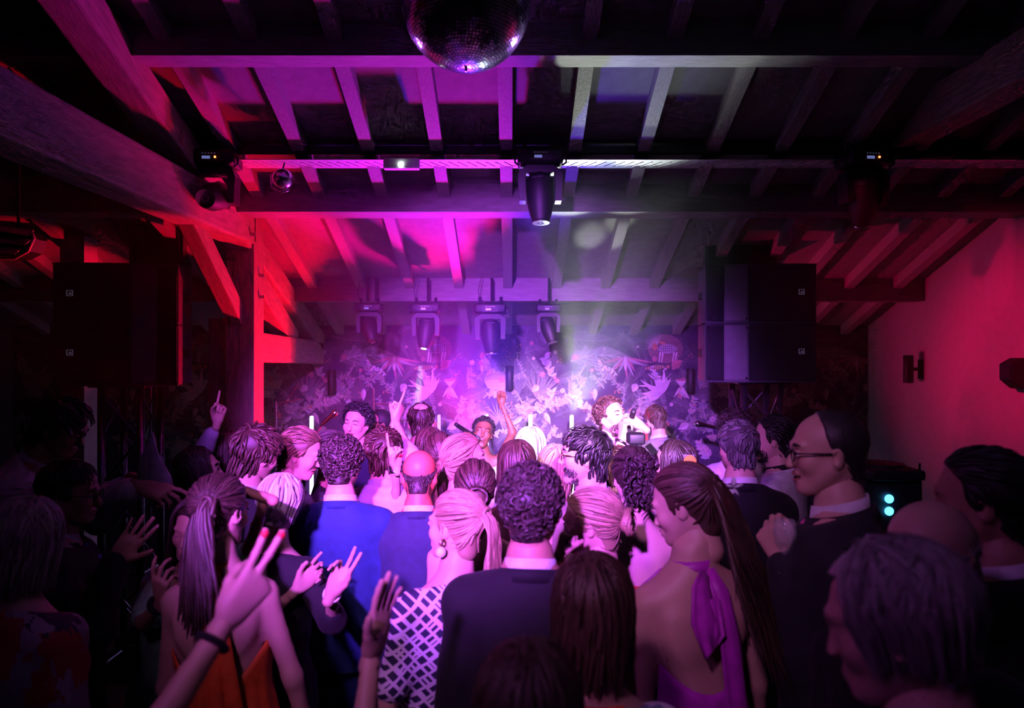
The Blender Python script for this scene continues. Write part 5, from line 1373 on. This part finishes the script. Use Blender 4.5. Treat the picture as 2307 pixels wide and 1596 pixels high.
P = person('person holding up a camera in the crowd below the grey-jacket singer', (1396, 1001, 3.4), 0, (0, 4, 0), 'm', (0, 0), 'fair', ('short', 'chestnut'), armR=dict(hand=(1425, 1040, 3.6), dir=(-.3, .5, .7), palm=(-.5, .7, 0), pose='grip', pole=(.7, 0, -.7)), armL=dict(hand=(1385, 1050, 3.63), dir=(.4, .5, .7), palm=(.5, .7, 0), pose='grip', pole=(-.7, 0, -.7)), wear=[('suit', dark)])
P = person('person in a white shirt farthest back of the three by the right tower', (1652, 918, 3.9), 15, (5, -4, 0), 'm', (0, 0), 'fair', ('curly', 'dark'), wear=[('shirt', white, True, 1.0, .016, 1.10, 'shirt', .8, 1.5, black)])
P = person('person in a dark navy suit standing before the white shirts at right', (1663, 943, 3.0), -4, (4, 0, 0), 'm', (0, 0), 'fair', ('short', 'salt'), wear=[('suit', black)])
P = person('person in an open white jacket turned left by the right tower', (1742, 933, 3.5), 52, (10, 0, 0), 'm', (0, 0), 'fair', ('swept', 'black'), beard='black', wear=[('suit', white, black)])
# ---------- middle of the crowd
P = person('person in a black suit bending towards the blue suit at left', (578, 953, 2.92), -28, (-6, -6, 8), 'm', (4, 3), 'fair', ('tousled', 'chestnut'), wear=[('suit', black)])
P = person('person in dark clothes and a metal tie clip talking down to the right', (678, 962, 3.25), -72, (-8, -12, 6), 'm', (6, 0), 'fair', ('swept', 'light'), 'talk', 'open', wear=[('suit', black)])
MB().tube([P.up((0, .145, 1.40)), P.up((.005, .16, 1.34))], .012 * P.s, 6).build('tie_clip', m_silver, P.root)
P = person('person in a royal blue suit seen from behind', (770, 977, 2.95), 4, (-3, -4, 0), 'm', (0, 0), 'fair', ('curly', 'dark'), wear=[('suit', royal)])
P = person('person in a navy suit with a shining bare head', (945, 1016, 2.98), 2, (0, -10, 0), 'm', (0, 0), 'ruddy_redlit', ('bald', 'dark'), wear=[('suit', navy)])
P = person('person in lilac lifting one hand with a pointing finger at far left of the crowd', (452, 1008, 3.3), -60, (-12, 10, 0), 'f', (0, 0), 'fair', ('long', 'dark'), eyes='open', armL=dict(hand=(490, 950, 3.4), dir=(.18, .1, 1), palm=(-.2, -1, 0), pose='point', pole=(-.5, -.4, -1)), wear=[('shirt', lilac, False, .85, .018, 1.08, 'blouse', .8, 1.47, black)])
person('person in black between the lifted lilac sleeve and the bending black suit', (512, 974, 3.6), 20, (0, -4, 0), 'f', (0, 0), 'tan', ('long', 'chestnut'), wear=[plain_dress(blackd)])
P = person('person in black with a beaded bracelet raising both hands right of the orange dress', (630, 1070, 2.6), -6, (10, -6, 6), 'f', (3, 0), 'fair', ('pixie', 'white'), armR=dict(hand=(748, 1336, 2.2), dir=(.42, .2, .95), palm=(-.3, -1, 0), pose='two', pole=(.6, -.4, -.8)), armL=dict(hand=(672, 1325, 2.42), dir=(.6, .2, .6), palm=(.4, -.7, .2), pose='flex', pole=(-.7, -.3, -1)), wear=[('shirt', blackd, False, .62, .014, 1.05, 'blouse', .8, 1.47, black), ('band', m_pearl, 1, .95, 'bracelet', .009)])
P = person('person in a mint dress hugging the orange dress from the far side', (440, 1120, 2.48), 172, (6, -6, 0), 'f', (0, -8), 'tan', ('wavy', 'brown'), armR=dict(hand=(366, 1352, 2.18), dir=(.08, -.35, 1), palm=(.3, 1, .2), pose='flex', pole=(.6, .1, -1)), armL=dict(hand=(598, 1122, 2.34), dir=(-.85, -.2, .42), palm=(-.25, -.2, -1), pose='flex', pole=(-.5, .2, -1)), wear=[('shirt', green, False, .40, .018, 1.10, 'bodice', .85, 1.46), ('dress', green, lambda q: 1.10, .35, 1.6), ('band', black, 1, .80, 'bracelet', .02)])
# orange dress
P = person('person in a backless orange dress with a long neck ribbon', (497, 1066, 2.12), 6, (-22, -8, 0), 'f', (2, -3), 'fair', ('longpony', 'brown'), eyes='open', bulk=.92, armR=dict(rest=(.27, .02, .82), pose='relaxed', pole=(.4, -.6, -.1)), armL=dict(rest=(-.15, .20, .95), pose='relaxed', pole=(-.3, -.8, -.4)),
           wear=[('dress', orange, lambda q: 1.27 + .12 * max(0, math.cos(q)) - .14 * max(0, -math.cos(q)) ** 2, .15, 2.0, 13, .05, .012, 1.10)])
ring_band(P, 'halter_collar', orange, 1.475, 1.505, .062, .056, .15, 0.0, .006)
ribbon(P, 'neck_ribbon', orange, [(.005, -.075, 1.495), (.012, -.11, 1.44), (.022, -.135, 1.36), (.030, -.140, 1.25), (.040, -.140, 1.12), (.050, -.150, 1.00)], [.03, .05, .06, .075, .09, .11], .005, .5)
ribbon(P, 'neck_ribbon', orange, [(-.005, -.075, 1.495), (-.002, -.105, 1.45), (.002, -.135, 1.36), (.005, -.145, 1.22), (.0, -.150, 1.08), (-.005, -.158, .98)], [.03, .04, .05, .06, .07, .10], .005, .6)
for sd in (-1, 1): ribbon(P, 'side_strap', orange, [(sd * .055, .05, 1.46), (sd * .10, .085, 1.40), (sd * .135, .085, 1.32)], [.035, .05, .06], .005)
# lattice print
P = person('person in a black-and-white lattice-print top turned left', (1025, 1103, 2.2), 30, (26, -4, 4), 'f', (0, 4), 'fair', ('ponytail', 'blonde'), eyes='open', armL=dict(rest=(-.25, -.02, .86), pose='relaxed', pole=(-.6, -.5, 0)),
           wear=[('shirt', lattice, False, .42, .018, 1.06, 'print_top', .80, 1.475, black)])
for sd in (-1,): 
    V, F = tor(P.head_pt((sd * .080, -.012, -.050)), (0, 1, 0), .009, .003); np_mesh('earring', V, F, m_gold, P.root)
    V, F = ico(P.head_pt((sd * .083, -.010, -.082)), (.017, .017, .017)); np_mesh('earring_flower', V, F, m_pearl, P.root)
# black suit centre
P = person('person in a black suit filling the middle foreground, back turned', (1197, 1038, 1.92), -6, (-6, -4, 0), 'm', (0, 0), 'tan', ('curly', 'dark'), bulk=1.04, wear=[('suit', black)])
# bejewelled neck
P = person('person with a sparkling necklace turned left beside the central black suit', (1330, 1096, 2.25), 55, (16, -8, 0), 'f', (0, 0), 'fair', ('updo', 'blonde'), eyes='open', armL=dict(hand=(1258, 1262, 2.12), dir=(.2, .1, .8), palm=(.8, -.2, 0), pose='fist', pole=(-.4, -.3, -1)), wear=[plain_dress(blackd)])
for i in range(18):
    q = 2 * math.pi * i / 18; V, F = ico(P.up((.070 * math.sin(q), -.012 + .072 * math.cos(q), 1.475 - .028 * math.cos(q))), (.007, .007, .007), 4, 6); np_mesh('necklace_stone', V, F, m_silver, P.root)
# curls and bare back
P = person('person in a red strapless dress with a bare lit back', (1425, 1003, 2.6), -8, (10, -2, 0), 'f', (0, 0), 'pale', ('curlyupdo', 'dark'), wear=[('dress', redd, lambda q: 1.27, .30, 1.6)])
# magenta dress
P = person('person in a backless pleated magenta dress turned left', (1540, 1046, 2.0), 14, (46, -16, 6), 'f', (0, -3), 'fair', ('verylong', 'chestnut'), eyes='open', armL=dict(rest=(-.21, .02, .85), pose='relaxed', pole=(-.2, -.8, -.3)),
           wear=[('dress', magenta, lambda q: 1.28 + .12 * max(0, math.cos(q)) - .13 * max(0, -math.cos(q)) ** 1.5, .06, 2.1, 30, .045, .012, 1.12)])
ring_band(P, 'halter_collar', magenta, 1.470, 1.510, .062, .056, .15, 0.0, .007)
ribbon(P, 'neck_ribbon', magenta, [(.02, -.075, 1.495), (.03, -.115, 1.44), (.035, -.145, 1.32), (.045, -.15, 1.15), (.055, -.165, .98), (.06, -.19, .78)], [.03, .05, .06, .065, .07, .075], .006, .6)
ribbon(P, 'bow_loop', magenta, [(.0, -.085, 1.49), (-.035, -.125, 1.46), (-.045, -.150, 1.38), (-.030, -.160, 1.305), (-.005, -.155, 1.34), (.0, -.13, 1.43)], [.03, .055, .075, .06, .04, .03], .006, .5)
for sd in (-1, 1): ribbon(P, 'side_strap', magenta, [(sd * .055, .05, 1.46), (sd * .10, .085, 1.40), (sd * .135, .085, 1.32)], [.035, .05, .06], .005)
fl = MB()
for i in range(5):
    q = 2 * math.pi * i / 5 + .3; fl.tube([(0, 0, 0), (.014 * math.cos(q), -.006, .014 * math.sin(q)), (.028 * math.cos(q), -.008, .028 * math.sin(q))], [.004, .012, .008], 8, flat=.4)
fl.v = [tuple(P.to_local(at(1650, 1098, 1.98)) + np.array(v)) for v in fl.v]; fl.build('hair_flower', mat('white_petal', (.75, .78, .85), .6), P.root, True)
# ---------- left edge
P = person('person in a loose white shirt reaching right with a folded cloth', (140, 893, 3.0), -86, (0, -10, 0), 'm', (16, 0), 'tan', ('tousled', 'black'), eyes='open', armR=dict(hand=(318, 1098, 2.8), dir=(.95, 0, -.25), palm=(.1, .4, -.6), pose='flex', pole=(0, -.3, -1)), armL=dict(hand=(312, 1082, 3.05), dir=(.95, 0, -.3), palm=(.1, -.4, -.6), pose='flex', pole=(0, -.3, -1)), wear=[('shirt', white, True, .92, .022, 1.12, 'shirt', .8, 1.5, black)])
P = person('person in a black suit and blue tie at left, hand half raised', (158, 1033, 2.45), -66, (-10, -6, 0), 'm', (0, 0), 'tan', ('short', 'black'), eyes='open', armR=dict(hand=(262, 1262, 2.3), dir=(.5, .1, .7), palm=(.2, -.9, .1), pose='open', pole=(.3, -.5, -1)), wear=[('suit', black), ('glasses', m_frame)])
ribbon(P, 'tie', bluet, [(0, .075, 1.465), (0, .13, 1.40), (0, .150, 1.28), (0, .150, 1.10)], [.035, .05, .065, .08], .006)
P = person('person in a red floral blouse at the bottom left corner', (60, 1122, 1.9), -14, (0, -6, 0), 'f', (0, 0), 'fair', ('bob', 'grey'), bulk=1.08, wear=[('shirt', floral, False, .85, .018, 1.08, 'floral_blouse', .8, 1.475, black)])
# ---------- right edge
P = person('tall person in glasses and a dark suit with a pink tie, turned left', (1862, 917, 2.0), 64, (14, -2, 0), 'm', (0, 0), 'fair', ('receding', 'black'), 'talk', 'open', armL=dict(hand=(1768, 1268, 1.95), dir=(-.3, .3, .8), palm=(.5, .6, 0), pose='grip', pole=(-.3, -.5, -1)), wear=[('suit', dark), ('glasses', m_frame)])
ribbon(P, 'tie', pinkt, [(0, .075, 1.465), (0, .13, 1.40), (0, .152, 1.28), (0, .152, 1.10)], [.04, .055, .07, .08], .006)
P = person('person in a dark suit at the right edge in the unlit corner', (2215, 1003, 1.6), 40, (10, -4, 0), 'm', (0, 0), 'tan', ('swept', 'black'), wear=[('suit', black)])
P = person('person in dark clothes with a bowed bare head at lower right', (2105, 1130, 1.38), -62, (0, -8, 0), 'm', (0, 0), 'fair', ('bald', 'grey'), wear=[('suit', black)])
P = person('person in a pale blue shirt nearest the camera at lower right', (2015, 1222, 1.02), 48, (10, -14, 4), 'f', (0, 0), 'fair', ('pixie', 'grey'), wear=[('shirt', cloth('pale_blue_shirt', (.42, .42, .72)), True, 1.0, .018, 1.08, 'shirt', .8, 1.5, black)])
# ---------- bottom foreground
P = person('person in a blossom-print blouse with an orange neckline at the bottom', (1335, 1250, 1.45), -4, (0, -4, 0), 'f', (0, 0), 'fair', ('bob', 'chestnut'), bulk=1.0, wear=[('shirt', blossom, False, .5, .016, 1.05, 'blossom_blouse', .8, 1.465, black)])
ring_band(P, 'orange_neckline', cloth('orange_trim', (.70, .12, .03)), 1.43, 1.478, .112, .068, .22, 0.0, .010)
P = person('person at the bottom centre in dark clothes with one raised hand', (1190, 1448, 1.08), 0, (0, -4, 0), 'f', (0, 0), 'fair', ('bob', 'brown'), armL=dict(hand=(838, 1470, 1.36), dir=(.22, .1, 1), palm=(.85, -.4, 0), pose='open', pole=(-.7, -.2, -1)), wear=[('shirt', blackd, False, .4, .014, 1.04, 'top', .8, 1.46, black)])
P = person('person below the frame at left waving a hand with red nails', (-250, 1500, .90), -10, (0, 0, 0), 'f', (0, 0), 'fair', ('bob', 'dark'), armR=dict(hand=(592, 1300, 1.25), dir=(.62, .3, .85), palm=(-.5, .75, .1), pose='peace', pole=(.5, -.2, -1)), wear=[('shirt', blackd, False, .4, .014, 1.04, 'top', .8, 1.46, black), ('band', black, 1, .80, 'bracelet', .012), ('nails', red_nail, 1)])

# ---------- things held
p = at(345, 1075, 2.9); b = MB()
pts = [(-.055, .075), (.0, .19), (.02, .10), (.075, .0), (.085, -.05), (.055, -.06), (-.01, -.02), (-.05, -.01)]
b.prism(pts[::-1], 'y', -.006, .006); b.prism([(-.05, .07), (-.005, .13), (-.02, -.02), (-.055, -.01)][::-1], 'y', -.022, -.010)
o = b.build('folded_cloth', cloth('grey_cloth', (.42, .38, .46)), None); o.location = p; tag(o, 'grey folded cloth held out by the person in the loose white shirt', 'cloth')
p = at(1550, 1046, 3.28); g = thing('drink_glass', 'tumbler with an orange slice held above the crowd', 'drink', p)
gm = mat('clear_glass', (.9, .9, .95), .05, coat=.3); gm.node_tree.nodes['Principled BSDF'].inputs['Alpha'].default_value = .22
MB().lathe([(.030, -.05), (.036, .05), (.033, .05), (.027, -.045)], 18).build('tumbler', gm, g, True)
MB().lathe([(.026, -.044), (.030, .015), (.001, .016)], 18).build('drink', mat('amber_drink', (.75, .35, .06), .3), g, True)
MB().lathe([(.030, -.003), (.030, .003)], 20, Matrix.Translation((0, -.036, .018)) @ Matrix.Rotation(math.radians(90), 4, 'X')).build('orange_slice', mat('orange_flesh', (.95, .42, .05), .5, bump=.2), g)
p = at(1768, 1228, 1.93); g = thing('wine_glass', 'stemmed glass held by the tall person with the pink tie', 'drink', p)
MB().lathe([(.004, -.07), (.004, -.03), (.026, .0), (.033, .035), (.028, .07), (.026, .07), (.030, .035), (.02, .004)], 18).build('bowl', gm, g, True)
MB().lathe([(.032, -.076), (.032, -.072), (.005, -.068)], 18).build('foot', gm, g, True)
p = at(1433, 1012, 3.61); c = thing('camera_with_flash', 'camera with a square flash raised over the crowd', 'camera', p)
MB().box((-.02, 0, -.075), (.13, .07, .09), bev=.012).build('body', m_black, c, True)
MB().lathe([(.034, 0), (.036, .06), (.030, .09)], 18, Matrix.Translation((-.02, .03, -.075)) @ Matrix.Rotation(math.radians(-90), 4, 'X')).build('lens', m_black, c, True)
MB().box((0, 0, .005), (.055, .05, .075), bev=.008).build('flash_stem', m_black, c, True); MB().box((0, .01, .055), (.088, .10, .058), bev=.012).build('flash_head', m_black, c, True)
